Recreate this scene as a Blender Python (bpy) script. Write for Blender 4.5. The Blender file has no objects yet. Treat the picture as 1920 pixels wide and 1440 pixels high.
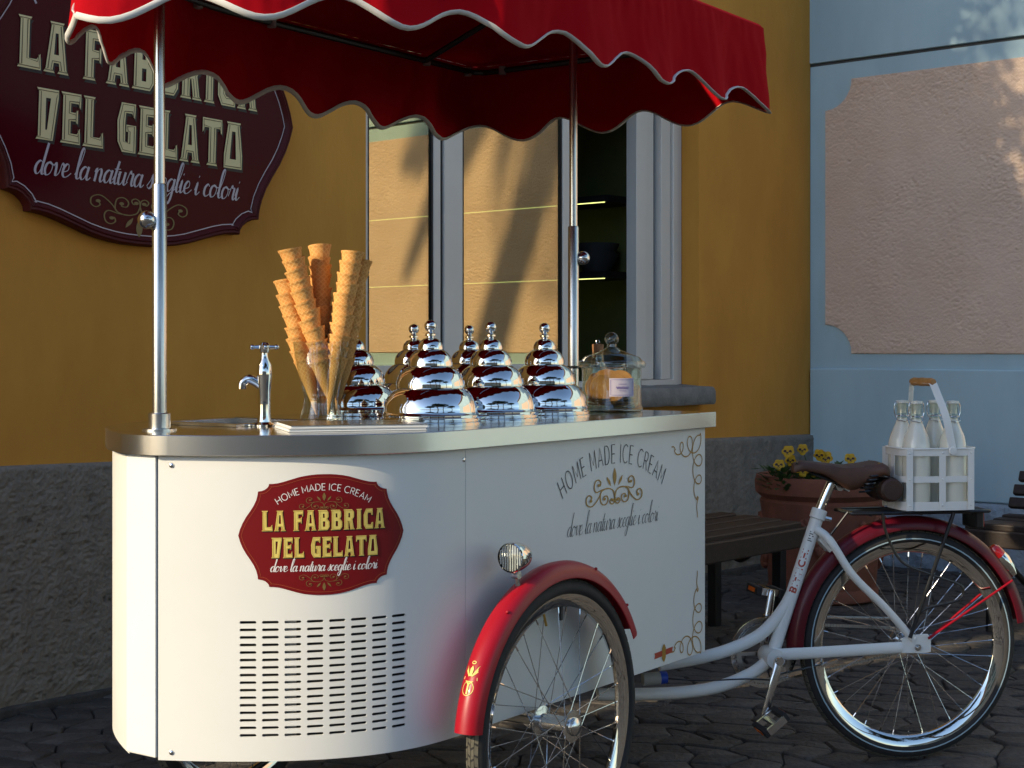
import bpy, bmesh, math, random
from mathutils import Vector, Matrix, noise
from mathutils.geometry import tessellate_polygon
random.seed(7)
PI = math.pi
S = bpy.context.scene
COL = S.collection

# ---------------------------------------------------------------- camera
FPX, CXP, HYP, EYE = 2900.0, 960.0, 655.0, 1.18      # focal length, centre, horizon in photo pixels; eye height (m)
cd = bpy.data.cameras.new('camera'); cam = bpy.data.objects.new('camera', cd); COL.objects.link(cam)
cd.sensor_width = 36; cd.lens = 36*FPX/1920; cd.shift_y = -(720-HYP)/1920
cd.clip_start = .05; cd.clip_end = 400
cam.location = (0, 0, EYE); cam.rotation_euler = (PI/2, 0, 0)
S.camera = cam
# ---------------------------------------------------------------- sky and sun
SUN_EL, SUN_AZ = 26.0, math.degrees(math.atan2(-.82, -.57))
w = bpy.data.worlds.new('World'); S.world = w; w.use_nodes = True
nt = w.node_tree; bg = nt.nodes['Background']; sky = nt.nodes.new('ShaderNodeTexSky')
sky.sky_type = 'NISHITA'; sky.sun_disc = False
sky.sun_elevation = math.radians(SUN_EL); sky.sun_rotation = math.radians(SUN_AZ)
sky.air_density = 1.0; sky.dust_density = .6; sky.ozone_density = 2.5
nt.links.new(sky.outputs[0], bg.inputs[0]); bg.inputs[1].default_value = .15
sl = bpy.data.lights.new('sun', 'SUN'); sl.energy = 3.15; sl.angle = math.radians(.5); sl.color = (1, .84, .58)
so = bpy.data.objects.new('sun', sl); COL.objects.link(so)
_a, _e = math.radians(SUN_AZ), math.radians(SUN_EL)
so.rotation_euler = Vector((math.sin(_a)*math.cos(_e), math.cos(_a)*math.cos(_e), math.sin(_e))).to_track_quat('Z', 'Y').to_euler()
so.location = (-8, -6, 8)
S.view_settings.view_transform = 'Standard'; S.view_settings.look = 'None'
S.view_settings.exposure = 0.64; S.view_settings.gamma = 1.0; S.view_settings.use_curve_mapping = False
S.cycles.max_bounces = 10; S.cycles.transparent_max_bounces = 16; S.cycles.glossy_bounces = 6; S.cycles.caustics_reflective = False
S.cycles.caustics_refractive = False

# ---------------------------------------------------------------- frames of reference (plan directions)
def V(x, y, z=0): return Vector((x, y, z))
Z = V(0, 0, 1)
CA = math.radians(34.8)                                   # cart axis
CD, CN = V(math.sin(CA), math.cos(CA)), V(math.cos(CA), -math.sin(CA))
C0 = V(-.7527, 3.1564)
def cart(u, v, z): return C0 + CD*u + CN*v + Z*z
def cart_px(px, py, v):                                   # pixel -> point on the vertical plane v of the cart
    r = (px-CXP)/FPX; b = C0 + CN*v
    u = (r*b.y - b.x)/(CD.x - r*CD.y); p = b + CD*u
    return u, EYE-(py-HYP)/FPX*p.y
def cart_top(px, py, z=1.007):                            # pixel -> u, v on the counter top
    Y = (EYE-z)*FPX/(py-HYP); d = V((px-CXP)/FPX*Y, Y) - C0
    return d.dot(CD), d.dot(CN)
def cart_row(px, v):                                      # pixel column -> u for known v
    r = (px-CXP)/FPX; b = C0 + CN*v
    return (r*b.y - b.x)/(CD.x - r*CD.y)
BA = math.radians(79.0)                                   # rear bicycle axis
BF, BN = V(-math.sin(BA), -math.cos(BA)), V(math.cos(BA), -math.sin(BA))
B0 = V(1.145, 4.47)
def bike(p, q, z): return B0 + BF*p + BN*q + Z*z
def bk(px, py, q=0.0):                                    # pixel -> point on the vertical plane q of the bicycle
    r = (px-CXP)/FPX; b = B0 + BN*q
    p = (r*b.y - b.x)/(BF.x - r*BF.y); w_ = b + BF*p
    return V(w_.x, w_.y, EYE-(py-HYP)/FPX*w_.y)
WA = math.radians(41.5)                                   # ochre wall
WD, WI = V(math.sin(WA), math.cos(WA)), V(-math.cos(WA), math.sin(WA))
W0 = V(-1.662, 5.02)
def wall(t, z, k=0.0): return W0 + WD*t + WI*k + Z*z
def wall_px(px, py, k=0.0):
    r = (px-CXP)/FPX; b = W0 + WI*k
    t = (r*b.y - b.x)/(WD.x - r*WD.y); p = b + WD*t
    return t, EYE-(py-HYP)/FPX*p.y
LA_ = math.radians(49.5)                                  # blue wall
LD, LN = V(math.sin(LA_), -math.cos(LA_)), V(-math.cos(LA_), -math.sin(LA_))
tc = wall_px(1520, 400)[0]
L0 = wall(tc, 0)
def blue(t, z, k=0.0): return L0 + LD*t + LN*k + Z*z
def blue_px(px, py, k=0.0):
    r = (px-CXP)/FPX; b = L0 + LN*k
    t = (r*b.y - b.x)/(LD.x - r*LD.y); p = b + LD*t
    return t, EYE-(py-HYP)/FPX*p.y
def ground_px(px, py, z=0.0):
    Y = (EYE-z)*FPX/(py-HYP); return V((px-CXP)/FPX*Y, Y, z)
def at_px(px, py, Y): return V((px-CXP)/FPX*Y, Y, EYE-(py-HYP)/FPX*Y)

# ---------------------------------------------------------------- materials
MATS = {}
def mat(name, col, rough=.5, metal=0.0, vary=0.0, vscale=6.0, bump=0.0, bscale=60.0, bdist=.004, rvary=0.0, spec=.5,
        col2=None, coat=0.0, transl=0.0, emit=0.0, aniso=0.0, bkind='NOISE', streak=None, sheen=0.0):
    m = bpy.data.materials.new(name); m.use_nodes = True; n = m.node_tree.nodes; l = m.node_tree.links
    b = n['Principled BSDF']
    b.inputs['Base Color'].default_value = (*col, 1); b.inputs['Roughness'].default_value = rough
    b.inputs['Metallic'].default_value = metal; b.inputs['Specular IOR Level'].default_value = spec
    b.inputs['Coat Weight'].default_value = coat; b.inputs['Coat Roughness'].default_value = .06
    b.inputs['Anisotropic'].default_value = aniso; b.inputs['Sheen Weight'].default_value = sheen
    tcn = n.new('ShaderNodeTexCoord'); src = tcn.outputs['Object']
    if streak:
        mp = n.new('ShaderNodeMapping'); mp.inputs['Scale'].default_value = streak; l.new(src, mp.inputs[0]); vsrc = mp.outputs[0]
    else: vsrc = src
    if vary or col2 or rvary:
        t = n.new('ShaderNodeTexNoise'); t.inputs['Scale'].default_value = vscale; t.inputs['Detail'].default_value = 8
        t.inputs['Roughness'].default_value = .62
        l.new(vsrc, t.inputs['Vector'])
        cr = n.new('ShaderNodeValToRGB'); cr.color_ramp.elements[0].position = .32; cr.color_ramp.elements[1].position = .70
        c2 = col2 or tuple(min(1, c*(1+vary)) for c in col)
        c1 = col if col2 else tuple(c*(1-vary) for c in col)
        cr.color_ramp.elements[0].color = (*c1, 1); cr.color_ramp.elements[1].color = (*c2, 1)
        l.new(t.outputs[0], cr.inputs[0])
        if vary or col2: l.new(cr.outputs[0], b.inputs['Base Color'])
        if rvary:
            mr = n.new('ShaderNodeMapRange'); mr.inputs[1].default_value = .3; mr.inputs[2].default_value = .7
            mr.inputs[3].default_value = max(.01, rough-rvary); mr.inputs[4].default_value = min(1, rough+rvary)
            l.new(t.outputs[0], mr.inputs[0]); l.new(mr.outputs[0], b.inputs['Roughness'])
    if bump:
        if bkind == 'VORONOI':
            t2 = n.new('ShaderNodeTexVoronoi'); t2.inputs['Scale'].default_value = bscale; t2.feature = 'SMOOTH_F1'
            wn = n.new('ShaderNodeTexNoise'); wn.inputs['Scale'].default_value = bscale*.5; wn.inputs['Detail'].default_value = 6
            l.new(src, wn.inputs['Vector'])
            mx = n.new('ShaderNodeVectorMath'); mx.operation = 'MULTIPLY_ADD'
            mx.inputs[1].default_value = (.03, .03, .03); l.new(wn.outputs['Color'], mx.inputs[0]); l.new(src, mx.inputs[2])
            l.new(mx.outputs[0], t2.inputs['Vector'])
        else:
            t2 = n.new('ShaderNodeTexNoise'); t2.inputs['Scale'].default_value = bscale; t2.inputs['Detail'].default_value = 9
            t2.inputs['Roughness'].default_value = .6; l.new(vsrc, t2.inputs['Vector'])
        bp = n.new('ShaderNodeBump'); bp.inputs['Strength'].default_value = bump; bp.inputs['Distance'].default_value = bdist
        l.new(t2.outputs[0], bp.inputs['Height']); l.new(bp.outputs[0], b.inputs['Normal'])
    if emit:
        b.inputs['Emission Color'].default_value = (*col, 1); b.inputs['Emission Strength'].default_value = emit
    if transl:
        out = n['Material Output']; tr = n.new('ShaderNodeBsdfTranslucent'); ms = n.new('ShaderNodeMixShader')
        tr.inputs[0].default_value = (*col, 1); ms.inputs[0].default_value = transl
        l.new(b.outputs[0], ms.inputs[1]); l.new(tr.outputs[0], ms.inputs[2]); l.new(ms.outputs[0], out.inputs[0])
    MATS[name] = m; return m
def thin_glass(name, tint=(1, 1, 1), ior=1.5, rough=0.0, gloss=(1, 1, 1)):
    m = bpy.data.materials.new(name); m.use_nodes = True; n = m.node_tree.nodes; l = m.node_tree.links
    n.remove(n['Principled BSDF']); out = n['Material Output']
    f0 = ((ior-1)/(ior+1))**2; lw = n.new('ShaderNodeLayerWeight'); lw.inputs['Blend'].default_value = .5     # Schlick on both faces
    pw = n.new('ShaderNodeMath'); pw.operation = 'POWER'; pw.inputs[1].default_value = 5; l.new(lw.outputs['Facing'], pw.inputs[0])
    fr = n.new('ShaderNodeMath'); fr.operation = 'MULTIPLY_ADD'; fr.inputs[1].default_value = 1-f0; fr.inputs[2].default_value = f0; l.new(pw.outputs[0], fr.inputs[0])
    t = n.new('ShaderNodeBsdfTransparent'); t.inputs[0].default_value = (*tint, 1)
    g = n.new('ShaderNodeBsdfGlossy'); g.inputs['Roughness'].default_value = rough; g.inputs['Color'].default_value = (*gloss, 1)
    ms = n.new('ShaderNodeMixShader'); l.new(fr.outputs[0], ms.inputs[0]); l.new(t.outputs[0], ms.inputs[1]); l.new(g.outputs[0], ms.inputs[2])
    l.new(ms.outputs[0], out.inputs[0]); MATS[name] = m; return m

mat('ochre', (.565, .25, .033), .85, vary=.10, vscale=2.6, bump=.35, bscale=70, bdist=.004, col2=(.70, .325, .047), streak=(1, 1, .4))
mat('dado', (.19, .165, .135), .92, vscale=14, col2=(.27, .24, .20), bump=.7, bscale=70, bdist=.008)
mat('bluepaint', (.46, .64, .70), .85, vscale=2.0, col2=(.37, .525, .59), bump=.25, bscale=60, bdist=.003, streak=(1, 1, .35))
mat('bluerough', (.38, .46, .52), .9, vscale=3, col2=(.30, .36, .42), bump=1.0, bscale=28, bdist=.02)
mat('pink', (.82, .62, .48), .92, vscale=3.2, col2=(.73, .535, .40), bump=.8, bscale=75, bdist=.008)
mat('stone_sill', (.26, .25, .23), .85, vscale=14, col2=(.17, .165, .155), bump=.8, bscale=60, bdist=.006)
mat('groove', (.09, .095, .10), .9)
mat('frame_alu', (.70, .675, .62), .35, vary=.04, vscale=3)
mat('gasket', (.015, .015, .016), .6)
thin_glass('window_glass', (.62, .68, .64), 4.0, gloss=(1, .87, .55))
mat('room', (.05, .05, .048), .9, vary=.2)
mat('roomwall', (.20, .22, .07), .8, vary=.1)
mat('shelfwood', (.03, .03, .028), .5)
mat('led', (.8, .85, .25), .5, emit=1.5)
mat('bowl', (.09, .09, .09), .5)
mat('maroon', (.075, .003, .008), .16, spec=.07)
mat('maroonrim', (.085, .013, .012), .45, vary=.15, spec=.15)
mat('cream', (.84, .73, .38), .5, spec=.2)
mat('creamline', (.17, .13, .05), .6)
mat('inkshadow', (.008, .002, .004), .5)
mat('lavender', (.55, .48, .52), .5)
mat('palegold', (.20, .13, .035), .45)
mat('white', (.80, .79, .74), .38, spec=.32, rvary=.06, vscale=2.2, vary=.025, bump=.05, bscale=2.6, bdist=.012)
mat('whitetrim', (.82, .81, .77), .3, spec=.5, vary=.02, vscale=8)
mat('steel', (.60, .59, .57), .25, 1.0)
mat('steeltop', (.62, .60, .57), .13, 1.0, rvary=.04, vscale=9)
mat('chrome', (.78, .765, .73), .035, 1.0)
mat('chromedull', (.70, .70, .70), .16, 1.0, rvary=.06, vscale=20)
mat('alloy', (.55, .55, .54), .3, 1.0, vary=.1, vscale=30)
mat('redcloth', (.42, .004, .010), .9, vary=.06, vscale=8, bump=.2, bscale=500, bdist=.0006, transl=.035, spec=.05)
mat('pipingwhite', (.72, .70, .66), .8, bump=.3, bscale=600, bdist=.0005)
mat('darkrail', (.045, .043, .042), .45, .6)
mat('clipgrey', (.42, .40, .38), .5)
mat('redpaint', (.36, .005, .015), .36, coat=.06, vary=.03, spec=.35)
mat('marooncoat', (.10, .003, .010), .34, coat=.06, vary=.03, spec=.35)
mat('badgered', (.17, .005, .007), .45, vary=.03, spec=.25)
mat('badgeline', (.36, .07, .02), .4)
mat('lettergold', (.74, .60, .15), .45)
mat('letterwhite', (.78, .72, .70), .5)
mat('gold', (.40, .21, .02), .4, vary=.1)
mat('ink', (.015, .015, .02), .5)
mat('orangered', (.45, .05, .02), .5)
mat('slotdark', (.02, .02, .022), .6)
mat('rubber', (.018, .017, .017), .75, vary=.25, vscale=40, bump=.2, bscale=300, bdist=.0008)
mat('tread', (.10, .092, .07), .85, vary=.35, vscale=60)
mat('whitewall', (.34, .46, .52), .6)
mat('blackmetal', (.012, .012, .013), .28, .2, coat=.3)
mat('leather', (.085, .036, .020), .5, vary=.25, vscale=14, bump=.3, bscale=160, bdist=.001)
mat('bag', (.05, .022, .014), .55, vary=.3, vscale=20, bump=.3, bscale=200, bdist=.001)
mat('bluecap', (.02, .06, .42), .35)
mat('greyplastic', (.42, .41, .38), .45)
mat('redlens', (.5, .012, .012), .12, coat=.6)
mat('amber', (.75, .14, .01), .2)
mat('brass', (.45, .30, .08), .3, 1.0)
mat('waffle', (.82, .41, .11), .7, vscale=26, col2=(.66, .27, .06), bump=.2, bscale=220, bdist=.001)
mat('wafer', (.50, .24, .07), .75, vscale=24, col2=(.40, .16, .04), bump=.4, bscale=260, bdist=.002)
thin_glass('clear_glass', (.90, .93, .92), 1.75)
thin_glass('jar_glass', (.88, .91, .86), 1.8)
thin_glass('lens_glass', (.8, .82, .8), 1.6)
mat('lens_frost', (.72, .74, .72), .25, spec=.5)
mat('cork', (.35, .17, .08), .9, vary=.25, vscale=60)
mat('paperlabel', (.62, .56, .66), .7)
mat('paperwhite', (.8, .8, .78), .6)
mat('menucover', (.10, .09, .07), .25, vary=.3, vscale=8, coat=.2)
mat('labelink', (.22, .16, .42), .6)
mat('milk', (.78, .78, .70), .35)
mat('milkglass', (.82, .79, .67), .10, coat=.5)
mat('woodgrip', (.42, .20, .06), .45, vary=.25, vscale=30)
mat('terracotta', (.22, .075, .042), .85, vscale=7, col2=(.13, .045, .027), bump=.5, bscale=40, bdist=.004)
mat('soil', (.03, .02, .014), .95)
mat('petal', (.62, .37, .008), .55, transl=.2)
mat('petaldark', (.03, .006, .008), .6)
mat('leaf', (.04, .085, .02), .6, vary=.4, vscale=30, transl=.2)
mat('benchwood', (.020, .010, .007), .55, vary=.4, vscale=18, streak=(3, 3, 3), bump=.4, bscale=40, bdist=.002)
mat('mortar', (.060, .055, .050), .95, vary=.4, vscale=20, bump=.8, bscale=60, bdist=.01)
mat('bark', (.10, .065, .045), .9, vary=.4, vscale=9, bump=1, bscale=14, bdist=.05)
mat('pine', (.03, .055, .018), .7, vary=.5, vscale=3)
mat('palm', (.05, .085, .025), .6, vary=.4, vscale=3)
mat('plaster', (.50, .42, .32), .9, vary=.1)
mat('shutter', (.05, .10, .07), .6)
mat('rooftile', (.26, .11, .06), .9, vary=.3, vscale=4)
def stone_mat():
    m = mat('paving', (.055, .048, .043), .72, vscale=11, col2=(.10, .088, .078), bump=1.0, bscale=34, bdist=.02)
    n = m.node_tree.nodes; l = m.node_tree.links; b = n['Principled BSDF']; lk = b.inputs['Base Color'].links[0]; src = lk.from_socket
    oi = n.new('ShaderNodeObjectInfo'); hs = n.new('ShaderNodeHueSaturation'); mr = n.new('ShaderNodeMapRange')
    mr.inputs[3].default_value = .65; mr.inputs[4].default_value = 1.35
    l.new(oi.outputs['Random'], mr.inputs[0]); l.new(mr.outputs[0], hs.inputs['Value']); l.new(src, hs.inputs['Color']); l.new(hs.outputs[0], b.inputs['Base Color'])
stone_mat()
def waffle_lines():          # pale baked lattice on the cones (object space: axis along z)
    m = MATS['waffle']; n = m.node_tree.nodes; l = m.node_tree.links; b = n['Principled BSDF']; src = b.inputs['Base Color'].links[0].from_socket
    def mt(op, a, b_=None, c=None):
        q = n.new('ShaderNodeMath'); q.operation = op
        for i, x in enumerate((a, b_, c)):
            if x is None: continue
            if isinstance(x, (int, float)): q.inputs[i].default_value = x
            else: l.new(x, q.inputs[i])
        return q.outputs[0]
    tcn = n.new('ShaderNodeTexCoord'); sp = n.new('ShaderNodeSeparateXYZ'); l.new(tcn.outputs['Object'], sp.inputs[0])
    A = mt('MULTIPLY', mt('ARCTAN2', sp.outputs[1], sp.outputs[0]), 12/(2*PI)); B = mt('MULTIPLY', sp.outputs[2], 12/.142)
    t1 = mt('PINGPONG', mt('ADD', mt('ADD', A, B), 100), .5); t2 = mt('PINGPONG', mt('ADD', mt('SUBTRACT', A, B), 100), .5)
    h = mt('MINIMUM', t1, t2); mr = n.new('ShaderNodeMapRange'); mr.interpolation_type = 'SMOOTHSTEP'
    mr.inputs[1].default_value = .06; mr.inputs[2].default_value = .20; mr.inputs[3].default_value = 1; mr.inputs[4].default_value = 0; l.new(h, mr.inputs[0])
    mx = n.new('ShaderNodeMix'); mx.data_type = 'RGBA'; mx.inputs['B'].default_value = (.92, .56, .20, 1)
    l.new(mt('MULTIPLY', mr.outputs[0], .6), mx.inputs['Factor']); l.new(src, mx.inputs['A']); l.new(mx.outputs['Result'], b.inputs['Base Color'])
waffle_lines()

# ---------------------------------------------------------------- mesh helpers
WL = {}
def frame_of(t):
    t = t.normalized(); a = Z if abs(t.z) < .95 else V(1, 0, 0)
    s = t.cross(a).normalized(); return s, s.cross(t).normalized()
def crom(pts, n=6, closed=False):
    pts = [Vector(p) for p in pts]; out = []
    m = len(pts); rng = m if closed else m-1
    for i in range(rng):
        g = (lambda k: pts[k % m]) if closed else (lambda k: pts[max(0, min(m-1, k))])
        p0, p1, p2, p3 = g(i-1), g(i), g(i+1), g(i+2)
        for j in range(n):
            t = j/n
            out.append(.5*((2*p1)+(p2-p0)*t+(2*p0-5*p1+4*p2-p3)*t*t+(3*p1-p0-3*p2+p3)*t**3))
    if not closed: out.append(pts[-1].copy())
    return out
class MB:
    def __init__(s): s.v = []; s.f = []
    def add(s, vs, fs):
        o = len(s.v); s.v += [Vector(v) for v in vs]; s.f += [tuple(i+o for i in f) for f in fs]; return s
    def hexa(s, p):                     # 8 points: bottom 4, top 4
        return s.add(p, [(3, 2, 1, 0), (4, 5, 6, 7), (0, 1, 5, 4), (1, 2, 6, 5), (2, 3, 7, 6), (3, 0, 4, 7)])
    def box(s, c, ax, ay, az):          # centre and three half-vectors
        c = Vector(c); return s.hexa([c-ax-ay-az, c+ax-ay-az, c+ax+ay-az, c-ax+ay-az, c-ax-ay+az, c+ax-ay+az, c+ax+ay+az, c-ax+ay+az])
    def bar(s, p, q, wd, ht, up=Z):
        p, q = Vector(p), Vector(q); d = (q-p); t = d.normalized(); sd = t.cross(up).normalized(); u = sd.cross(t)
        return s.box((p+q)/2, d/2, sd*wd/2, u*ht/2)
    def tube(s, path, r, seg=10, closed=False, cap=True, flat=1.0, side=None):
        path = [Vector(p) for p in path]; n = len(path); rr = r if isinstance(r, (list, tuple)) else [r]*n
        rings = []; ps = None
        for i in range(n):
            a = path[(i-1) % n] if (closed or i) else path[i]; b = path[(i+1) % n] if (closed or i < n-1) else path[i]
            t = (b-a).normalized()
            if ps is None: sd = side.copy() if side is not None else frame_of(t)[0]
            else: sd = ps
            sd = sd-t*sd.dot(t); sd.normalize(); up = sd.cross(t); ps = sd
            rings.append([path[i]+(sd*math.cos(2*PI*k/seg)+up*math.sin(2*PI*k/seg)*flat)*rr[i] for k in range(seg)])
        o = len(s.v)
        for rg in rings: s.v += rg
        m = n if closed else n-1
        for i in range(m):
            for k in range(seg):
                s.f.append((o+i*seg+k, o+i*seg+(k+1) % seg, o+((i+1) % n)*seg+(k+1) % seg, o+((i+1) % n)*seg+k))
        if cap and not closed:
            s.f.append(tuple(o+k for k in range(seg))[::-1]); s.f.append(tuple(o+(n-1)*seg+k for k in range(seg)))
        return s
    def lathe(s, prof, org=(0, 0, 0), axis=Z, seg=32, a0=0, a1=2*PI, closed_prof=False):
        org = Vector(org); axis = Vector(axis).normalized(); X_, Y_ = frame_of(axis); full = abs(a1-a0-2*PI) < 1e-6
        n = seg if full else seg+1; o = len(s.v); m = len(prof)
        for i in range(n):
            a = a0+(a1-a0)*i/seg
            for r, z in prof: s.v.append(org+axis*z+(X_*math.cos(a)+Y_*math.sin(a))*r)
        mm = m if closed_prof else m-1
        for i in range(seg):
            for j in range(mm):
                a, b = o+i*m+j, o+i*m+(j+1) % m; c, d = o+((i+1) % n)*m+(j+1) % m, o+((i+1) % n)*m+j
                s.f.append((a, b, c, d))
        return s
    def loop_prism(s, loop, off):
        loop = [Vector(p) for p in loop]; off = Vector(off); n = len(loop); o = len(s.v)
        s.v += loop + [p+off for p in loop]
        tri = tessellate_polygon([loop])
        for t in tri: s.f.append(tuple(o+i for i in t)); s.f.append(tuple(o+n+i for i in reversed(t)))
        for i in range(n): s.f.append((o+i, o+(i+1) % n, o+n+(i+1) % n, o+n+i))
        return s
    def grid(s, fn, nu, nv, cu=False):
        o = len(s.v)
        for i in range(nu):
            for j in range(nv): s.v.append(Vector(fn(i, j)))
        for i in range(nu if cu else nu-1):
            for j in range(nv-1):
                i2 = (i+1) % nu
                s.f.append((o+i*nv+j, o+i*nv+j+1, o+i2*nv+j+1, o+i2*nv+j))
        return s
    def ball(s, c, r, seg=16, rings=10, sc=(1, 1, 1)):
        prof = []
        c = Vector(c); o = len(s.v)
        return s.grid(lambda i, j: c+V(math.cos(2*PI*i/seg)*math.sin(PI*j/rings)*r*sc[0], math.sin(2*PI*i/seg)*math.sin(PI*j/rings)*r*sc[1], math.cos(PI*j/rings)*r*sc[2]), seg, rings+1, True)
    def mesh(s, name, m, smooth=35, centre=True):
        if centre and s.v:
            lo = Vector([min(v[i] for v in s.v) for i in range(3)]); hi = Vector([max(v[i] for v in s.v) for i in range(3)]); c = (lo+hi)/2
        else: c = Vector()
        me = bpy.data.meshes.new(name); me.from_pydata([v-c for v in s.v], [], s.f)
        bm = bmesh.new(); bm.from_mesh(me); bmesh.ops.remove_doubles(bm, verts=bm.verts, dist=1e-6)
        bmesh.ops.recalc_face_normals(bm, faces=bm.faces); bm.to_mesh(me); bm.free()
        if m: me.materials.append(MATS[m])
        if smooth:
            me.shade_smooth(); me.set_sharp_from_angle(angle=math.radians(smooth))
        return me, c
    def build(s, name, m, parent=None, smooth=35, bevel=0.0, bseg=2):
        me, c = s.mesh(name, m, smooth); o = link(name, me, c, parent)
        if bevel:
            b = o.modifiers.new('bevel', 'BEVEL'); b.width = bevel; b.segments = bseg; b.limit_method = 'ANGLE'; b.angle_limit = math.radians(40)
        return o
def link(name, me, c, parent=None, rot=None):
    o = bpy.data.objects.new(name, me); COL.objects.link(o); WL[o] = Vector(c)
    if parent is not None: o.parent = parent; o.location = Vector(c)-WL[parent]
    else: o.location = c
    if rot is not None: o.rotation_euler = rot
    return o
def inst(name, me, mw, parent=None):
    o = bpy.data.objects.new(name, me); COL.objects.link(o); c = mw.to_translation(); WL[o] = c
    if parent is not None: o.parent = parent; o.matrix_local = Matrix.Translation(-WL[parent]) @ mw
    else: o.matrix_world = mw
    return o
def tag(o, label=None, cat=None, group=None, kind=None):
    if label: o['label'] = label
    if cat: o['category'] = cat
    if group: o['group'] = group
    if kind: o['kind'] = kind
    return o
def thing(name, label, cat, loc, group=None):
    o = bpy.data.objects.new(name, None); COL.objects.link(o); o.location = loc; o.empty_display_size = .05; WL[o] = Vector(loc)
    return tag(o, label, cat, group)
def basis(x, y, z, o):
    return Matrix(((x.x, y.x, z.x, o.x), (x.y, y.y, z.y, o.y), (x.z, y.z, z.z, o.z), (0, 0, 0, 1)))

# ---------------------------------------------------------------- 2D lettering
BLOCK = {
 'L': (.62, [[(0,1),(.36,1),(.30,.93),(.30,.2),(.50,.2),(.60,.32),(.62,0),(0,0),(.06,.07),(.06,.93)]]),
 'A': (.68, [[(.15,1),(.53,1),(.49,.93),(.62,.08),(.68,0),(.38,0),(.43,.07),(.41,.2),(.27,.2),(.25,.07),(.30,0),(0,0),(.06,.08),(.19,.93)], [(.30,.78),(.38,.78),(.405,.36),(.275,.36)]]),
 'F': (.58, [[(0,1),(.58,1),(.57,.68),(.50,.8),(.30,.8),(.30,.61),(.43,.61),(.50,.68),(.50,.35),(.43,.42),(.30,.42),(.30,.07),(.36,0),(0,0),(.06,.07),(.06,.93)]]),
 'B': (.66, [[(0,1),(.50,1),(.60,.90),(.60,.66),(.53,.56),(.66,.42),(.66,.16),(.54,0),(0,0),(.06,.07),(.06,.93)], [(.29,.82),(.38,.82),(.39,.62),(.29,.62)], [(.29,.44),(.42,.44),(.42,.18),(.29,.18)]]),
 'R': (.68, [[(0,1),(.50,1),(.62,.88),(.62,.62),(.52,.50),(.60,.08),(.68,0),(.38,0),(.40,.07),(.34,.42),(.29,.42),(.29,.07),(.35,0),(0,0),(.06,.07),(.06,.93)], [(.29,.82),(.39,.82),(.39,.6),(.29,.6)]]),
 'I': (.34, [[(0,1),(.34,1),(.28,.93),(.28,.07),(.34,0),(0,0),(.06,.07),(.06,.93)]]),
 'C': (.60, [[(.18,1),(.58,1),(.58,.68),(.50,.68),(.46,.8),(.30,.8),(.27,.7),(.27,.25),(.32,.2),(.46,.2),(.52,.32),(.6,.32),(.6,0),(.16,0),(.04,.2),(.03,.7)]]),
 'D': (.62, [[(0,1),(.62,1),(.62,.85),(.48,0),(0,0),(.06,.07),(.06,.93)], [(.26,.82),(.40,.82),(.31,.2),(.26,.2)]]),
 'E': (.58, [[(0,1),(.58,1),(.58,.70),(.5,.8),(.29,.8),(.29,.62),(.42,.62),(.5,.68),(.5,.4),(.42,.45),(.29,.45),(.29,.2),(.48,.2),(.56,.32),(.58,0),(0,0),(.06,.07),(.06,.93)]]),
 'G': (.60, [[(.14,1),(.58,1),(.56,.70),(.46,.8),(.28,.8),(.26,.6),(.27,.22),(.36,.2),(.36,.42),(.30,.42),(.30,.56),(.6,.56),(.6,0),(.18,0),(.04,.2),(.02,.62)]]),
 'T': (.66, [[(0,1),(.66,1),(.66,.68),(.58,.8),(.46,.8),(.46,.07),(.52,0),(.16,0),(.22,.07),(.22,.8),(.08,.8),(0,.68)]]),
 'O': (.66, [[(.10,1),(.58,1),(.54,.93),(.65,.3),(.65,0),(.02,0),(.02,.3),(.14,.93)], [(.28,.80),(.40,.80),(.44,.2),(.22,.2)]]),
}
def block_text(txt, x0, x1, y0, h):     # list of letter loop lists fitted into x0..x1
    wd = sum(.32 if c == ' ' else BLOCK[c][0]+.07 for c in txt)-.07; k = (x1-x0)/wd; x = 0; out = []
    for c in txt:
        if c == ' ': x += .32; continue
        wl, loops = BLOCK[c]
        out.append([[(x0+(x+px)*k, y0+py*h) for px, py in lp] for lp in loops]); x += wl+.07
    return out
def arc(cx, cy, rx, ry, a0, a1, n=10):
    return [(cx+rx*math.cos(math.radians(a0+(a1-a0)*i/n)), cy+ry*math.sin(math.radians(a0+(a1-a0)*i/n))) for i in range(n+1)]
SANS = {
 'H': (.72, [[(0,0),(0,1)], [(.72,0),(.72,1)], [(0,.5),(.72,.5)]]), 'O': (.92, [arc(.46,.5,.46,.5,90,450,24)]),
 'M': (.82, [[(0,0),(0,1),(.41,.25),(.82,1),(.82,0)]]), 'E': (.52, [[(.52,1),(0,1),(0,0),(.52,0)], [(0,.5),(.47,.5)]]),
 'A': (.78, [[(0,0),(.39,1),(.78,0)], [(.13,.33),(.65,.33)]]), 'D': (.72, [[(0,0),(0,1)]+arc(.25,.5,.47,.5,90,-90,12)+[(0,0)]]),
 'I': (.04, [[(.02,0),(.02,1)]]), 'C': (.78, [arc(.48,.5,.48,.5,50,310,18)]),
 'R': (.60, [[(0,0),(0,1)]+arc(.32,.75,.25,.25,90,-90,10)+[(0,.5)], [(.3,.5),(.60,0)]]),
 'B': (.56, [[(0,.5),(0,1)]+arc(.28,.75,.24,.25,90,-90,8)+[(0,.5)], [(0,.5),(.3,.5)]+arc(.3,.25,.26,.25,90,-90,8)+[(0,0),(0,.5)]]),
 'N': (.70, [[(0,0),(0,1),(.70,0),(.70,1)]]),
}
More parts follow.
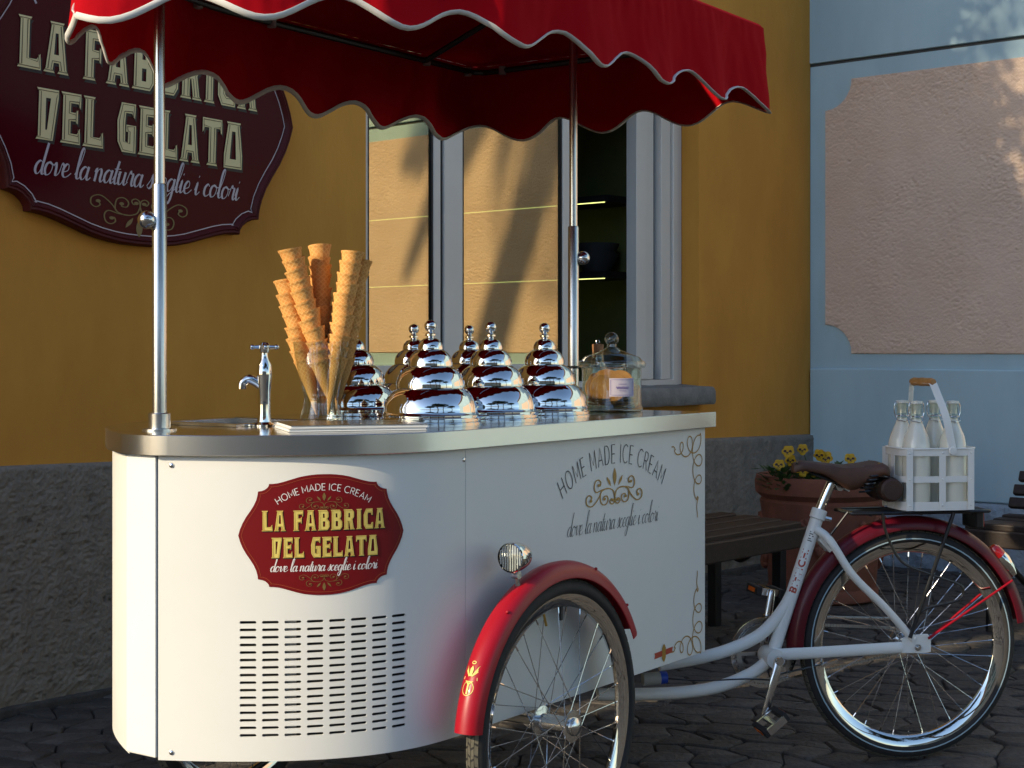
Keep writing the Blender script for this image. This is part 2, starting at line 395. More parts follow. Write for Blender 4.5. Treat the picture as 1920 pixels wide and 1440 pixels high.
SCR = {
 'a': (.44, [[(.34,.36),(.22,.42),(.08,.3),(.05,.12),(.14,0),(.26,.06),(.36,.3),(.39,.43)], [(.39,.43),(.35,.12),(.42,0),(.54,.1)]]),
 'd': (.44, [[(.34,.36),(.22,.42),(.08,.3),(.05,.12),(.14,0),(.26,.06),(.36,.3),(.40,.5)], [(.44,1.0),(.38,.5),(.35,.12),(.42,0),(.54,.1)]]),
 'o': (.42, [[(.25,.42),(.1,.34),(.05,.15),(.14,0),(.3,.06),(.37,.25),(.3,.4),(.24,.40),(.4,.34),(.52,.38)]]),
 'v': (.40, [[(0,.3),(.08,.42),(.13,.3),(.15,.02),(.3,.12),(.38,.42),(.48,.34)]]),
 'e': (.36, [[(.04,.15),(.28,.22),(.3,.38),(.2,.42),(.08,.28),(.08,.08),(.18,0),(.32,.04),(.46,.15)]]),
 'l': (.24, [[(.02,.12),(.2,.5),(.28,.9),(.22,1.0),(.14,.8),(.1,.15),(.18,0),(.32,.1)]]),
 'n': (.46, [[(0,.3),(.07,.42),(.08,.2),(.06,0)], [(.06,.1),(.16,.36),(.28,.42),(.33,.3),(.31,.1),(.37,0),(.5,.12)]]),
 't': (.26, [[(.02,.12),(.14,.4),(.21,.75)], [(.21,.75),(.12,.2),(.18,0),(.34,.1)], [(.04,.48),(.34,.50)]]),
 'u': (.46, [[(0,.3),(.07,.42),(.05,.12),(.12,0),(.24,.08),(.35,.42)], [(.35,.42),(.32,.1),(.39,0),(.52,.12)]]),
 'r': (.36, [[(0,.1),(.1,.42),(.14,.48),(.18,.4),(.28,.38),(.26,.1),(.32,0),(.44,.12)]]),
 's': (.30, [[(0,.08),(.16,.3),(.21,.47),(.25,.28),(.24,.1),(.12,0),(.02,.06)], [(.24,.06),(.38,.12)]]),
 'c': (.34, [[(.3,.34),(.22,.42),(.08,.3),(.06,.1),(.16,0),(.28,.04),(.42,.15)]]),
 'g': (.44, [[(.34,.36),(.22,.42),(.08,.3),(.05,.12),(.14,0),(.26,.06),(.36,.3),(.39,.43)], [(.39,.43),(.33,-.2),(.2,-.42),(.08,-.3),(.2,-.1),(.52,.12)]]),
 'i': (.22, [[(0,.15),(.1,.42),(.08,.12),(.14,0),(.28,.12)], [(.13,.60),(.15,.66)]]),
}
def script_text(txt, x0, x1, y0, h, shear=.42, wd=.06):
    tot = sum(.26 if c == ' ' else SCR[c][0] for c in txt); k = (x1-x0)/tot; x = 0; out = []
    for c in txt:
        if c == ' ': x += .26; continue
        for st in SCR[c][1]:
            pts = crom([(p[0], p[1], 0) for p in st], 5)
            out.append(([(x0+(x+p.x+shear*p.y*.6)*k, y0+p.y*h) for p in pts], 'nib'))
        x += SCR[c][0]
    return out, wd*h
def ribbon(mb, pts, wdt, fn, base, nib=False, taper=False):      # 2D polyline -> strip through fn(x, y, off)
    n = len(pts); o = len(mb.v); closed = n > 3 and (Vector(pts[0])-Vector(pts[-1])).length < 1e-7
    for i in range(n):
        a = pts[i-1] if i else (pts[n-2] if closed else pts[0]); b = pts[i+1] if i < n-1 else (pts[1] if closed else pts[-1])
        t = Vector((b[0]-a[0], b[1]-a[1])); t = t.normalized() if t.length > 1e-9 else Vector((1, 0)); nn = Vector((-t.y, t.x)); k = .5
        if 0 < i < n-1 or closed:
            t0 = Vector((pts[i][0]-a[0], pts[i][1]-a[1]))
            if t0.length > 1e-9: k = .5/max(.6, abs(t0.normalized().dot(t)))
        if nib: k *= .45+.85*max(0, -t.y*.9+.1) if t.y < 0 else .42
        if taper: k *= .35+.65*math.sin(PI*min(1, (i+.6)/n))
        off = base + .00012*i/n
        mb.v.append(fn(pts[i][0]+nn.x*wdt*k, pts[i][1]+nn.y*wdt*k, off)); mb.v.append(fn(pts[i][0]-nn.x*wdt*k, pts[i][1]-nn.y*wdt*k, off))
    for i in range(n-1): mb.f.append((o+2*i, o+2*i+1, o+2*i+3, o+2*i+2))
def flat_loops(mb, loops, fn, off):
    L3 = [[Vector((x, y, 0)) for x, y in lp] for lp in loops]; o = len(mb.v)
    tri = tessellate_polygon(L3)
    for lp in loops:
        for x, y in lp: mb.v.append(fn(x, y, off))
    for t in tri: mb.f.append(tuple(o+i for i in t))
def sans_arc(txt, cx, cy, rad, h, wdt, gap, squeeze=1.0):       # strokes on an arch
    tot = sum(.34 if c == ' ' else SANS[c][0]*squeeze+gap for c in txt)-gap; x = -tot/2; out = []
    for c in txt:
        if c == ' ': x += .34; continue
        wl = SANS[c][0]*squeeze
        a = (x+wl/2)*h/rad
        let = []; out.append(let)
        for st in SANS[c][1]:
            pl = []
            for px, py in st:
                lx = (px*squeeze-wl/2)*h; ly = py*h
                pl.append((cx+math.sin(a)*(rad+ly)+math.cos(a)*lx, cy-rad+math.cos(a)*(rad+ly)-math.sin(a)*lx))
            let.append(pl)
        x += wl+gap
    return out
def arch_letters(parent, fn, txt, cx, cy, rad, h, gap, squeeze, wdt, off, m):
    for let in sans_arc(txt, cx, cy, rad, h, wdt, gap, squeeze):
        mb = MB()
        for i, q in enumerate(let): ribbon(mb, q, wdt, fn, off+.0001*i)
        mb.build('letter', m, parent, smooth=0)
FL = [[(800,760),(820,690),(880,655),(940,672),(952,720),(940,790),(900,812),(872,780),(880,735),(910,728),(914,752)],
      [(860,660),(930,655),(990,665),(1015,620),(1005,560),(975,545),(948,575),(955,610),(972,600)],
      [(940,672),(980,740),(1040,790),(1090,760),(1097,700),(1070,673),(1042,700),(1055,732)],
      [(800,760),(805,810),(830,826),(852,800),(840,770),(824,786)]]
def flourish(mb, cx, cy, sc, wdt, fn0, base, flip=1, asp=.55):
    fn = lambda x, y, off: fn0(x, cy+(y-cy)*asp, off)
    for sg in (1, -1):
        for i, st in enumerate(FL):
            pts = [((x-800)/300*sg, (760-(y+.15*(x-800)))/300) for x, y in st]
            pp = crom([(p[0], p[1], 0) for p in pts], 5)
            ribbon(mb, [(cx+p.x*sc, cy+p.y*sc*flip) for p in pp], wdt, fn, base+.00013*(i+(sg > 0)*5))
            ex, ey = pts[-1]; flat_loops(mb, [[(cx+(ex+.05*math.cos(a*PI/5))*sc, cy+(ey+.05*math.sin(a*PI/5))*sc*flip) for a in range(10)]], fn, base+.0014)
    for a, L, bx in ((0, .62, 0), (.42, .38, .13), (-.42, .38, -.13)):
        by = .36; loop = []
        for k in range(14):
            t = k/13; wv = .085*L/.5*math.sin(PI*t**.55)**1.0*(t**.8)*1.3
            loop.append((wv, t*L))
        loop = loop+[(-x, y) for x, y in reversed(loop[1:-1])]
        flat_loops(mb, [[(cx+(bx+x*math.cos(a)+y*math.sin(a))*sc, cy+(by-x*math.sin(a)+y*math.cos(a))*sc*flip) for x, y in loop]], fn, base)
LOGO_Q = [(0,1),(.08,.998),(.15,.99),(.23,.974),(.3,.953),(.36,.928),(.42,.903),(.48,.878),(.54,.858),(.60,.848),(.64,.848),(.645,.815),(.66,.785),(.69,.752),(.72,.735),(.77,.722),(.775,.66),(.79,.58),(.82,.49),(.86,.40),(.91,.30),(.95,.20),(.98,.10),(1,0)]
def logo_top(x):
    x = abs(x)
    for (a, b), (c, d) in zip(LOGO_Q, LOGO_Q[1:]):
        if a <= x <= c: return b+(d-b)*(x-a)/max(1e-9, c-a)
    return 0
def logo_loop(k=1.0, d=0.0, w_=1.0, h_=1.0):
    q = [(x*w_*k-0, y*h_*k) for x, y in LOGO_Q]
    top = q+[(x, -y) for x, y in reversed(q[:-1])]
    full = top+[(-x, y) for x, y in reversed(top[1:-1])]
    return full      # clockwise from the top
def inset(loop, d):
    n = len(loop); out = []
    ar = sum(loop[i][0]*loop[(i+1) % n][1]-loop[(i+1) % n][0]*loop[i][1] for i in range(n)); sg = 1 if ar > 0 else -1
    for i in range(n):
        a, b = Vector(loop[i-1]), Vector(loop[(i+1) % n]); t = (b-a).normalized()
        out.append((loop[i][0]-t.y*d*sg, loop[i][1]+t.x*d*sg))
    return out
# ================================================================ ground
gb = MB(); gb.add([V(-60, -60, -.028), V(60, -60, -.028), V(60, 60, -.028), V(-60, 60, -.028)], [(0, 1, 2, 3)])
ground = tag(gb.build('ground', 'mortar', smooth=0), kind='structure')
rs = random.Random(11)
stones = []
ang = math.radians(-14); gx, gy = V(math.cos(ang), math.sin(ang)), V(-math.sin(ang), math.cos(ang))
def gcell(i, j, cache={}):
    key = (i, j)
    if key not in cache:
        r = random.Random(i*7919+j*104729)
        x = i*.122+(j % 2)*.06+r.uniform(-.034, .034); y = j*.098+r.uniform(-.028, .028)+.03*math.sin(i*.45)
        cache[key] = gx*x+gy*y+V(0, 4.5)
    return cache[key]
for i in range(-34, 44):
    for j in range(-30, 56):
        q = [gcell(i, j), gcell(i+1, j), gcell(i+1, j+1), gcell(i, j+1)]
        c = (q[0]+q[1]+q[2]+q[3])/4
        if not (-2.7 < c.x < 3.6 and 2.4 < c.y < 9.4): continue
        kw = (c-W0).dot(WI); kb = (c-L0).dot(LN)
        if kw > -.05 or kb < .05: continue
        px = CXP+FPX*c.x/c.y; py = HYP+FPX*EYE/c.y
        r = random.Random(i*31+j*977)
        zt = r.uniform(-.006, .005); inn = r.uniform(.955, .985)
        ring = []
        for a in range(4):
            p, n_ = q[a], q[(a+1) % 4]
            for f in (.08, .36, .64, .92):
                e = p.lerp(n_, f); e = c+(e-c)*(inn+r.uniform(-.025, .02)); ring.append(e)
        vis = (-30 < px < 1950 and py < 1480) and (px < 330 or px > 850 or py > 1330)
        stones.append((0 if vis else 1, c.y, ring, c, zt, r.uniform(-.02, .02), r.uniform(-.02, .02)))
stones.sort(key=lambda s: (s[0], s[1]))
def stone_into(mb, st):
    _, _, ring, c, zt, tx, ty = st; n = len(ring); vs = []
    for k, dz in ((1.0, -.04), (1.0, -.008), (.93, -.0015)):
        for p in ring:
            e = c+(p-c)*k; vs.append(V(e.x, e.y, zt+dz+(e.x-c.x)*tx+(e.y-c.y)*ty))
    rr = random.Random(int(c.x*1e4)); vs.append(V(c.x, c.y, zt+.003+rr.uniform(-.002, .003)))
    fs = []
    for L in (0, 1):
        for a in range(n): fs.append((L*n+a, L*n+(a+1) % n, (L+1)*n+(a+1) % n, (L+1)*n+a))
    for a in range(n): fs.append((2*n+a, 2*n+(a+1) % n, 3*n))
    mb.add(vs, fs)
for st in stones[:290]:
    m_ = MB(); stone_into(m_, st); m_.build('paving_stone', 'paving', ground, smooth=50)
m_ = MB()
for st in stones[290:]: stone_into(m_, st)
tag(m_.build('paving_stones', 'paving', ground, smooth=50), kind='stuff')

# ================================================================ ochre building
T_END = -4.07; WH = 4.38; T1, T2, ZW0, ZW1 = wall_px(686, 700)[0], wall_px(1310, 700)[0], .965, 2.62
ob = thing('ochre_building', 'ochre plastered shop building with rough grey base and large window', 'building', wall(1, 0, .3))
WT = .36
def rectring(mb, t0, t1, z0, z1, a0, a1, b0, b1, k0, k1):
    o = [(t0, z0), (t1, z0), (t1, z1), (t0, z1)]; i = [(a0, b0), (a1, b0), (a1, b1), (a0, b1)]; vs = []
    for k in (k0, k1): vs += [wall(t, z, k) for t, z in o]+[wall(t, z, k) for t, z in i]
    fs = []
    for a in range(4):
        b = (a+1) % 4
        fs += [(a, b, 4+b, 4+a), (8+a, 8+b, 12+b, 12+a), (4+a, 4+b, 12+b, 12+a), (a, b, 8+b, 8+a)]
    mb.add(vs, fs)
m_ = MB(); rectring(m_, T_END, tc-.004, -.2, WH, T1, T2, ZW0, ZW1, 0, WT); m_.build('wall', 'ochre', ob, smooth=0)
m_ = MB(); m_.hexa([wall(t, z, k) for z in (-.2, WH) for t, k in ((T_END, WT+.003), (T_END+.3, WT+.003), (T_END+.3, 7), (T_END, 7))])
m_.build('end_wall', 'ochre', ob, smooth=0)
m_ = MB(); m_.hexa([wall(t, z, k) for z in (-.2, WH) for t, k in ((T_END, 7.003), (tc-.1, 7.003), (tc-.1, 7.3), (T_END, 7.3))])
m_.build('back_wall', 'ochre', ob, smooth=0)
m_ = MB(); m_.hexa([wall(t, z, k) for z in (WH+.003, WH+.14) for t, k in ((T_END-.02, -.02), (tc-.02, -.02), (tc-.02, 7.4), (T_END-.02, 7.4))])
m_.build('roof', 'rooftile', ob, smooth=0)
# rough plinth, displaced in the mesh
def dado_top(t): return EYE-(873-HYP)/FPX*5.02 - .0205*t
ta, tb = -.35, tc-.003
def dado_pt(i, j, nt_, nz_, ta, tb):
    t = ta+(tb-ta)*i/(nt_-1); zt = dado_top(t); z = -.05+(zt+.05)*j/(nz_-1)
    a1 = noise.noise(Vector((t*17, z*24, 1.3))); a2 = noise.noise(Vector((t*52, z*58, 4.1))); a3 = noise.noise(Vector((t*100, z*108, 9)))
    d = .0060*(1-2*abs(a1))+.0060*(1-2*abs(a2))*(.3+abs(a1)*1.7)+.0030*a3
    ed = min(1, (nz_-1-j)/3.0); k = -.026-d*ed
    if j == nz_-1: k = .01
    if z < .06: k += (.06-z)*.15+.008*noise.noise(Vector((t*12, 0, 0)))
    return wall(t, z, min(k, -.004) if j < nz_-1 else k)
for q_ in ((170, 62, -2.3, ta), (330, 170, ta, 1.25), (180, 52, 1.25, 3.85), (150, 90, 3.85, tb)):
    m_ = MB(); m_.grid(lambda i, j: dado_pt(i, j, *q_), q_[0], q_[1]); m_.build('plinth', 'dado', ob, smooth=80)
m_ = MB(); m_.hexa([wall(t, z, k) for z in (-.1, .845) for t, k in ((T_END, -.03), (-2.302, -.03), (-2.302, -.003), (T_END, -.003))]); m_.build('plinth', 'dado', ob, smooth=0)
m_ = MB(); m_.hexa([wall(t, z, k) for z in (-.05, .022) for t, k in ((T_END, -.05), (tb, -.045), (tb, -.002), (T_END, -.002))]); m_.build('base_course', 'mortar', ob, smooth=0, bevel=.008)
# window
KF0, KF1 = .105, .165
win = None
m_ = MB()
def wbar(mb, t0, t1, z0, z1, k0=KF0, k1=KF1): mb.hexa([wall(t, z, k) for z in (z0, z1) for t, k in ((t0, k0), (t1, k0), (t1, k1), (t0, k1))])
rectring(m_, T1+.003, T2-.003, ZW0+.003, ZW1-.003, T1+.07, T2-.075, ZW0+.06, ZW1-.07, KF0, KF1+.02)
win = m_.build('window', 'frame_alu', ob, smooth=0, bevel=.003)
def tk(px, k=.12): return wall_px(px, 600, k)[0]
ZB = ZW0+.062; ZT = ZW1-.072
def sash(t0, t1, k, stl, str_, rail):
    mb = MB(); wbar(mb, t0, t0+stl, ZB, ZT, k, k+.035); wbar(mb, t1-str_, t1, ZB, ZT, k, k+.035)
    wbar(mb, t0+stl+.0005, t1-str_-.0005, ZB, ZB+rail, k+.001, k+.034); wbar(mb, t0+stl+.0005, t1-str_-.0005, ZT-rail, ZT, k+.001, k+.034)
    mb.build('sash', 'frame_alu', win, smooth=0, bevel=.004)
    mb = MB(); mb.hexa([wall(t, z, kk) for z in (ZB+rail-.008, ZT-rail+.008) for t, kk in ((t0+stl-.008, k+.013), (t1-str_+.008, k+.013), (t1-str_+.008, k+.019), (t0+stl-.008, k+.019))])
    mb.build('pane', 'window_glass', win, smooth=0)
    mb = MB()
    for a in (t0+stl, t1-str_-.009): wbar(mb, a, a+.009, ZB+rail, ZT-rail, k+.003, k+.0125)
    mb.build('gasket', 'gasket', win, smooth=0)
sash(T1+.072, tk(829), .128, .06, .045, .085)
sash(tk(833), tk(1070), .120, tk(868)-tk(833), tk(1070)-tk(1055), .085)
m_ = MB(); wbar(m_, tk(829)+.002, tk(833)-.002, ZB, ZT, .13, .15); m_.build('gasket', 'gasket', win, smooth=0)
tj = tk(1195); te = T2-.077
for i, (a, b, k) in enumerate(((0, .30, .125), (.34, .50, .14), (.54, .62, .15), (.70, .98, .118))):
    m_ = MB(); wbar(m_, tj+(te-tj)*a, tj+(te-tj)*b, ZB, ZT, k, .19); m_.build('track_post', 'frame_alu', win, smooth=0, bevel=.003)
m_ = MB(); wbar(m_, tj+.005, te, ZB, ZT, .165, .195); m_.build('gasket', 'gasket', win, smooth=0)
m_ = MB(); wbar(m_, tj-.02, tj+.10, ZB, ZB+.09, .10, .124); m_.build('latch', 'frame_alu', win, smooth=0, bevel=.004)
ts0, ts1 = T1-.1, wall_px(1343, 740, -.09)[0]
m_ = MB()
def sill_pt(i, j):
    t = ts0+(ts1-ts0)*i/60; lp = [(-.10, .900), (-.108, .915), (-.106, .978), (-.098, .990), (.0, .993), (.102, .998), (.102, .900)]
    k, z = lp[j % 7]; n1 = .004*noise.noise(Vector((t*14, k*30, z*30)))
    e = max(0, t-(ts1-.03))/.03
    return wall(t-.0*e, z+n1-(.012*e*e if z > .95 else 0), k+n1+(.018*e*e if k < -.05 else 0))
m_.grid(sill_pt, 61, 8)
m_.f.append(tuple(60*8+j for j in range(7))); m_.build('sill', 'stone_sill', ob, smooth=40)
# shop interior seen through the window
def rbox(mb, t0, t1, k0, k1, z0, z1): mb.hexa([wall(t, z, k) for z in (z0, z1) for t, k in ((t0, k0), (t1, k0), (t1, k1), (t0, k1))])
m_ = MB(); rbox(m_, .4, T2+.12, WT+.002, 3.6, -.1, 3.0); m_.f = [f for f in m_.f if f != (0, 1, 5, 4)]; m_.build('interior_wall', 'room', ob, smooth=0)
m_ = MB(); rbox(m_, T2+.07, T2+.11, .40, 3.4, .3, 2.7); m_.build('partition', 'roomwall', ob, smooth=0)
SH = thing('wall_shelf', 'dark shelf with light strip beneath, upper one inside the shop', 'shelf', wall(T2, 1.93, 1.6), 'shelves inside the shop')
SH2 = thing('wall_shelf', 'dark shelf with light strip beneath, lower one holding stacked bowls', 'shelf', wall(T2, 1.53, 1.6), 'shelves inside the shop')
for par, z in ((SH, 1.955), (SH2, 1.555)):
    m_ = MB(); rbox(m_, T2-.23, T2+.069, .42, 3.2, z, z+.035); m_.build('board', 'shelfwood', par, smooth=0)
    m_ = MB(); rbox(m_, T2-.226, T2-.222, .44, 3.1, z-.0045, z-.0005); m_.build('light_strip', 'led', par, smooth=0)
bowlp = [(.02, 0), (.07, .0), (.105, .06), (.125, .105), (.119, .105), (.10, .06), (.065, .012), (0, .012)]
bm_, _ = MB().lathe([(0, 0)]+bowlp, seg=28).mesh('bowl', 'bowl', 40, False)
for n_, lab in enumerate(('large dark bowl at the bottom of the stack on the shop shelf', 'large dark bowl on top of the stack on the shop shelf')):
    o = inst('bowl', bm_, Matrix.Translation(wall(T2-.09, 1.5905+n_*.052, .60)))
    tag(o, lab, 'bowl', 'bowls on the shop shelf')

# ================================================================ wall sign
tsgn, zsgn = wall_px(258, 190)
SW, SHH = .675, .508; rot = math.radians(-2.0)
def sgn(x, y, off):
    return wall(tsgn+x*math.cos(rot)-y*math.sin(rot), zsgn+x*math.sin(rot)+y*math.cos(rot), -.03-off)
sg = thing('wall_sign', 'large maroon shop sign with cream lettering on the ochre wall', 'sign', sgn(0, -SHH, -.03))
lp = logo_loop(1, 0, SW, SHH); inn = inset(lp, -.030)
if abs(inn[0][1]) > abs(lp[0][1]): inn = inset(lp, .030)
m_ = MB(); m_.loop_prism([sgn(x, y, -.029) for x, y in inn], sgn(0, 0, 0)-sgn(0, 0, -.03)); m_.build('board', 'maroon', sg, smooth=0)
n = len(lp); m_ = MB(); prof = [(0, -.029), (0, .010), (.2, .016), (.45, .013), (.6, .017), (.85, .010), (1, .0015)]
m_.grid(lambda i, j: sgn(lp[i][0]+(inn[i][0]-lp[i][0])*prof[j][0], lp[i][1]+(inn[i][1]-lp[i][1])*prof[j][0], prof[j][1]), n, len(prof), True)
m_.build('moulding', 'maroonrim', sg, smooth=50)
def closed_line(mb, loop, wd, fn, off): ribbon(mb, loop+[loop[0]], wd, fn, off)
in2 = inset(lp, .036) if abs(inset(lp, .036)[0][1]) < abs(lp[0][1]) else inset(lp, -.036)
m_ = MB(); closed_line(m_, in2, .0035, sgn, .0026); m_.build('gilt_line', 'lavender', sg, smooth=0)
def letters(parent, fn, txts, face, shadow=None, inner=None, off=.002, th=.003, sh=(.008, -.010), deep=True):
    for nm, txt, x0, x1, y0, h in txts:
        L = block_text(txt, x0, x1, y0, h)
        if shadow:
            m_ = MB()
            for lt in L: flat_loops(m_, [[(x+sh[0], y+sh[1]) for x, y in q] for q in lt], fn, off)
            m_.build('letter_shadow', shadow, parent, smooth=0)
        for lt in L:
            m_ = MB(); flat_loops(m_, lt, fn, off+th)
            o = m_.build('letter', face, parent, smooth=0)
            if inner:
                m_ = MB(); q = inset(lt[0], h*.045)
                if max(p[1] for p in q) > max(p[1] for p in lt[0]): q = inset(lt[0], -h*.045)
                closed_line(m_, q, h*.014, fn, off+th+.0008)
                m_.build('letter_line', inner, o if deep else parent, smooth=0)
LOGOTXT = lambda sw, sh: [('a', 'LA FABBRICA', -.727*sw, .745*sw, .07*sh, .335*sh), ('b', 'DEL GELATO', -.615*sw, .65*sw, -.375*sh, .335*sh)]
letters(sg, sgn, LOGOTXT(SW, SHH), 'cream', 'inkshadow', 'creamline', off=.0025)
st, wd = script_text('dove la natura sceglie i colori', -.62*SW, .63*SW, -.60*SHH, .21*SHH, wd=.062)
m_ = MB()
for pts, _ in st: ribbon(m_, pts, wd, sgn, .003, nib=True)
m_.build('script_lettering', 'lavender', sg, smooth=0)
m_ = MB(); flourish(m_, 0, -.735*SHH, .20, .0055, sgn, .003, flip=-1); m_.build('flourish', 'palegold', sg, smooth=0)
m_ = MB(); flourish(m_, 0, .53*SHH, .20, .0055, sgn, .003); m_.build('flourish', 'palegold', sg, smooth=0)
arch_letters(sg, sgn, 'HOME MADE ICE CREAM', 0, .74*SHH, .8, .06, .22, 1.0, .007, .003, 'lavender')

# ================================================================ blue building
bb = thing('blue_building', 'pale blue plastered building with rough pink wall panel', 'building', blue(2.5, 0, -.1))
BL = 10.5; BH = 5.2; z_line = blue_px(1524, 122)[1]; z_led = 1.072; z_rough = .375
def bbox(mb, t0, t1, z0, z1, k0, k1): mb.hexa([blue(t, z, k) for z in (z0, z1) for t, k in ((t0, k0), (t1, k0), (t1, k1), (t0, k1))])
m_ = MB(); bbox(m_, -.05, BL, -.2, z_line-.012, -.35, 0); m_.build('wall', 'bluepaint', bb, smooth=0)
m_ = MB(); bbox(m_, -.05, BL, z_line-.012, z_line+.006, -.35, -.012); m_.build('groove', 'groove', bb, smooth=0)
m_ = MB(); bbox(m_, -.05, BL, z_line+.006, BH, -.35, .010); m_.build('upper_wall', 'bluepaint', bb, smooth=0, bevel=.004)
m_ = MB(); bbox(m_, .006, BL, z_rough, z_led, -.01, .022); m_.build('plinth', 'bluepaint', bb, smooth=0, bevel=.008)
m_ = MB(); bbox(m_, -.05, BL, BH+.003, BH+.15, -5, .3); m_.build('roof', 'rooftile', bb, smooth=0)
m_ = MB(); bbox(m_, BL-.3, BL, -.2, BH, -5, -.353); m_.build('end_wall', 'bluepaint', bb, smooth=0)
m_ = MB(); m_.loop_prism([blue(x, z, -.005) for x, z in ((4.1, 1.16), (7.8, 1.16), (7.8, 2.7), (4.1, 2.7))], LN*.0105); m_.build('pink_panel', 'pink', bb, smooth=0)
def rough_pt(i, j):
    t = .006+3.2*i/219; z = -.05+(z_rough+.05-.002)*j/29
    d = .014*noise.fractal(Vector((t*7, z*9, 3)), .9, 2.1, 5)+.006*noise.noise(Vector((t*26, z*30, 1)))
    return blue(t, z, .006 if j == 29 else .03+max(d, -.02))
m_ = MB(); m_.grid(rough_pt, 220, 30); m_.build('rough_base', 'bluerough', bb, smooth=80)
p0 = blue_px(1548, 400)[0]; p1 = 3.72; pz0, pz1 = blue_px(1585, 662)[1]-.004, blue_px(1600, 147)[1]; nr = .165
loop = [(p0, pz0+nr)]
def notch(cx, cz, a0, a1): return [(cx+nr*math.cos(math.radians(a0+(a1-a0)*i/8)), cz+nr*math.sin(math.radians(a0+(a1-a0)*i/8))) for i in range(9)]
loop = notch(p0, pz0, 90, 0)+notch(p1, pz0, 180, 90)+notch(p1, pz1, 270, 180)+notch(p0, pz1, 360, 270)
m_ = MB()
nn_, mm_ = 560, 270; PG0, PG1 = p0, p1
def inside(x, z):
    for cx in (p0, p1):
        for cz in (pz0, pz1):
            if (x-cx)**2+(z-cz)**2 < nr*nr: return False
    return True
# boundary slab + displaced grid made of cells inside the loop
m_.loop_prism([blue(x, z, -.005) for x, z in loop], LN*.0085); pan = m_.build('pink_panel', 'pink', bb, smooth=0)
m_ = MB(); idx = {}
for i in range(nn_):
    for j in range(mm_):
        x = PG0+.004+(PG1-PG0-.008)*i/(nn_-1); z = pz0+.004+(pz1-pz0-.008)*j/(mm_-1)
        if inside(x, z):
            a1 = noise.noise(Vector((x*50, z*80, 2))); a2 = noise.noise(Vector((x*70, z*110, 5))); pm_ = .35+.65*max(0, min(1, .5+1.6*noise.noise(Vector((x*3.2, z*3.2, 8))))); d = .006+pm_*(.0030*min(.25, -abs(a1)+.22)*4-.0060*max(0, a2-.22)*2+.0012*a2)
            idx[i, j] = len(m_.v); m_.v.append(blue(x, z, .0045+max(0, d)))
for (i, j), a in idx.items():
    if (i+1, j) in idx and (i, j+1) in idx and (i+1, j+1) in idx: m_.f.append((a, idx[i+1, j], idx[i+1, j+1], idx[i, j+1]))
m_.build('stucco', 'pink', pan, smooth=80)

# ================================================================ benches
def slab(mb, pts): mb.hexa(pts)
bl = thing('slatted_bench', 'dark brown slatted bench between the white cart and the terracotta planter', 'bench', wall(2.1, 0, -.95))
bt0, bt1 = 1.25, 3.02
for k0, k1, z0, z1 in ((-.80, -.885, .445, .475), (-.895, -.98, .437, .467), (-.99, -1.085, .432, .462), (-1.095, -1.18, .425, .457), (-1.186, -1.215, .355, .437)):
    m_ = MB(); sh_ = .03 if k1 < -1.2 else (0 if k0 > -.85 else .02)
    m_.hexa([wall(t, z, k) for z in (z0, z1) for t, k in ((bt0, k0), (bt1-.05+sh_*2, k0), (bt1-.05+sh_*2, k1), (bt0, k1))]); m_.build('slat', 'benchwood', bl, smooth=0, bevel=.006)
for t in (bt0+.25, bt1-.14):
    for k in (-1.15, -.83):
        m_ = MB(); m_.box(wall(t, .205, k), WD*.022, WI*.022, Z*.215); m_.build('leg', 'blackmetal', bl, smooth=0, bevel=.003)
    m_ = MB(); m_.tube(crom([wall(t, .40, -1.125), wall(t, .31, -1.0), wall(t, .29, -.95), wall(t, .33, -.9), wall(t, .405, -.86)], 5), .012, 8); m_.build('brace', 'blackmetal', bl)
br = thing('slatted_bench', 'dark brown slatted bench with curved backrest along the blue wall', 'bench', blue(2.4, 0, 1.4))
ct0, ct1 = 1.66, 3.4
for i in range(5):
    k = 1.64-.095*i; z = .455-.012*math.sin(i/4*PI)
    m_ = MB(); m_.hexa([blue(t, zz, kk) for zz in (z-.03, z) for t, kk in ((ct0, k), (ct1, k), (ct1, k-.075), (ct0, k-.075))]); m_.build('slat', 'benchwood', br, smooth=0, bevel=.006)
m_ = MB(); m_.hexa([blue(t, zz, kk) for zz in (.36, .43) for t, kk in ((ct0-.03, 1.675), (ct1, 1.675), (ct1, 1.648), (ct0-.03, 1.648))]); m_.build('slat', 'benchwood', br, smooth=0, bevel=.006)
for i in range(8):
    a = i/7; k = 1.17-.30*a**1.25; z = .50+.055*i+.006*i*a
    c = blue((ct0+ct1)/2+.01*i, z, k); m_ = MB(); tl = (LN*-.45+Z).normalized(); m_.box(c, LD*(ct1-ct0)/2, tl*.0235, tl.cross(LD)*.016); m_.build('backrest_slat', 'benchwood', br, smooth=0, bevel=.006)
for t in (ct0+.10, ct1-.2):
    m_ = MB(); m_.tube([blue(t, 0, 1.60), blue(t, .42, 1.58)], .024, 8); m_.build('leg', 'blackmetal', br)
    m_ = MB(); m_.tube(crom([blue(t, 0, 1.10), blue(t, .42, 1.20), blue(t, .62, 1.06), blue(t, .95, .84)], 4), .024, 8); m_.build('leg', 'blackmetal', br)
    m_ = MB(); m_.bar(blue(t, .41, 1.62), blue(t, .41, 1.2), .04, .03); m_.build('rail', 'blackmetal', br, smooth=0)
    m_ = MB(); m_.tube([blue(t, .10, 1.13), blue(t, .22, 1.35), blue(t, .36, 1.56)], .014, 8); m_.build('brace', 'blackmetal', br)

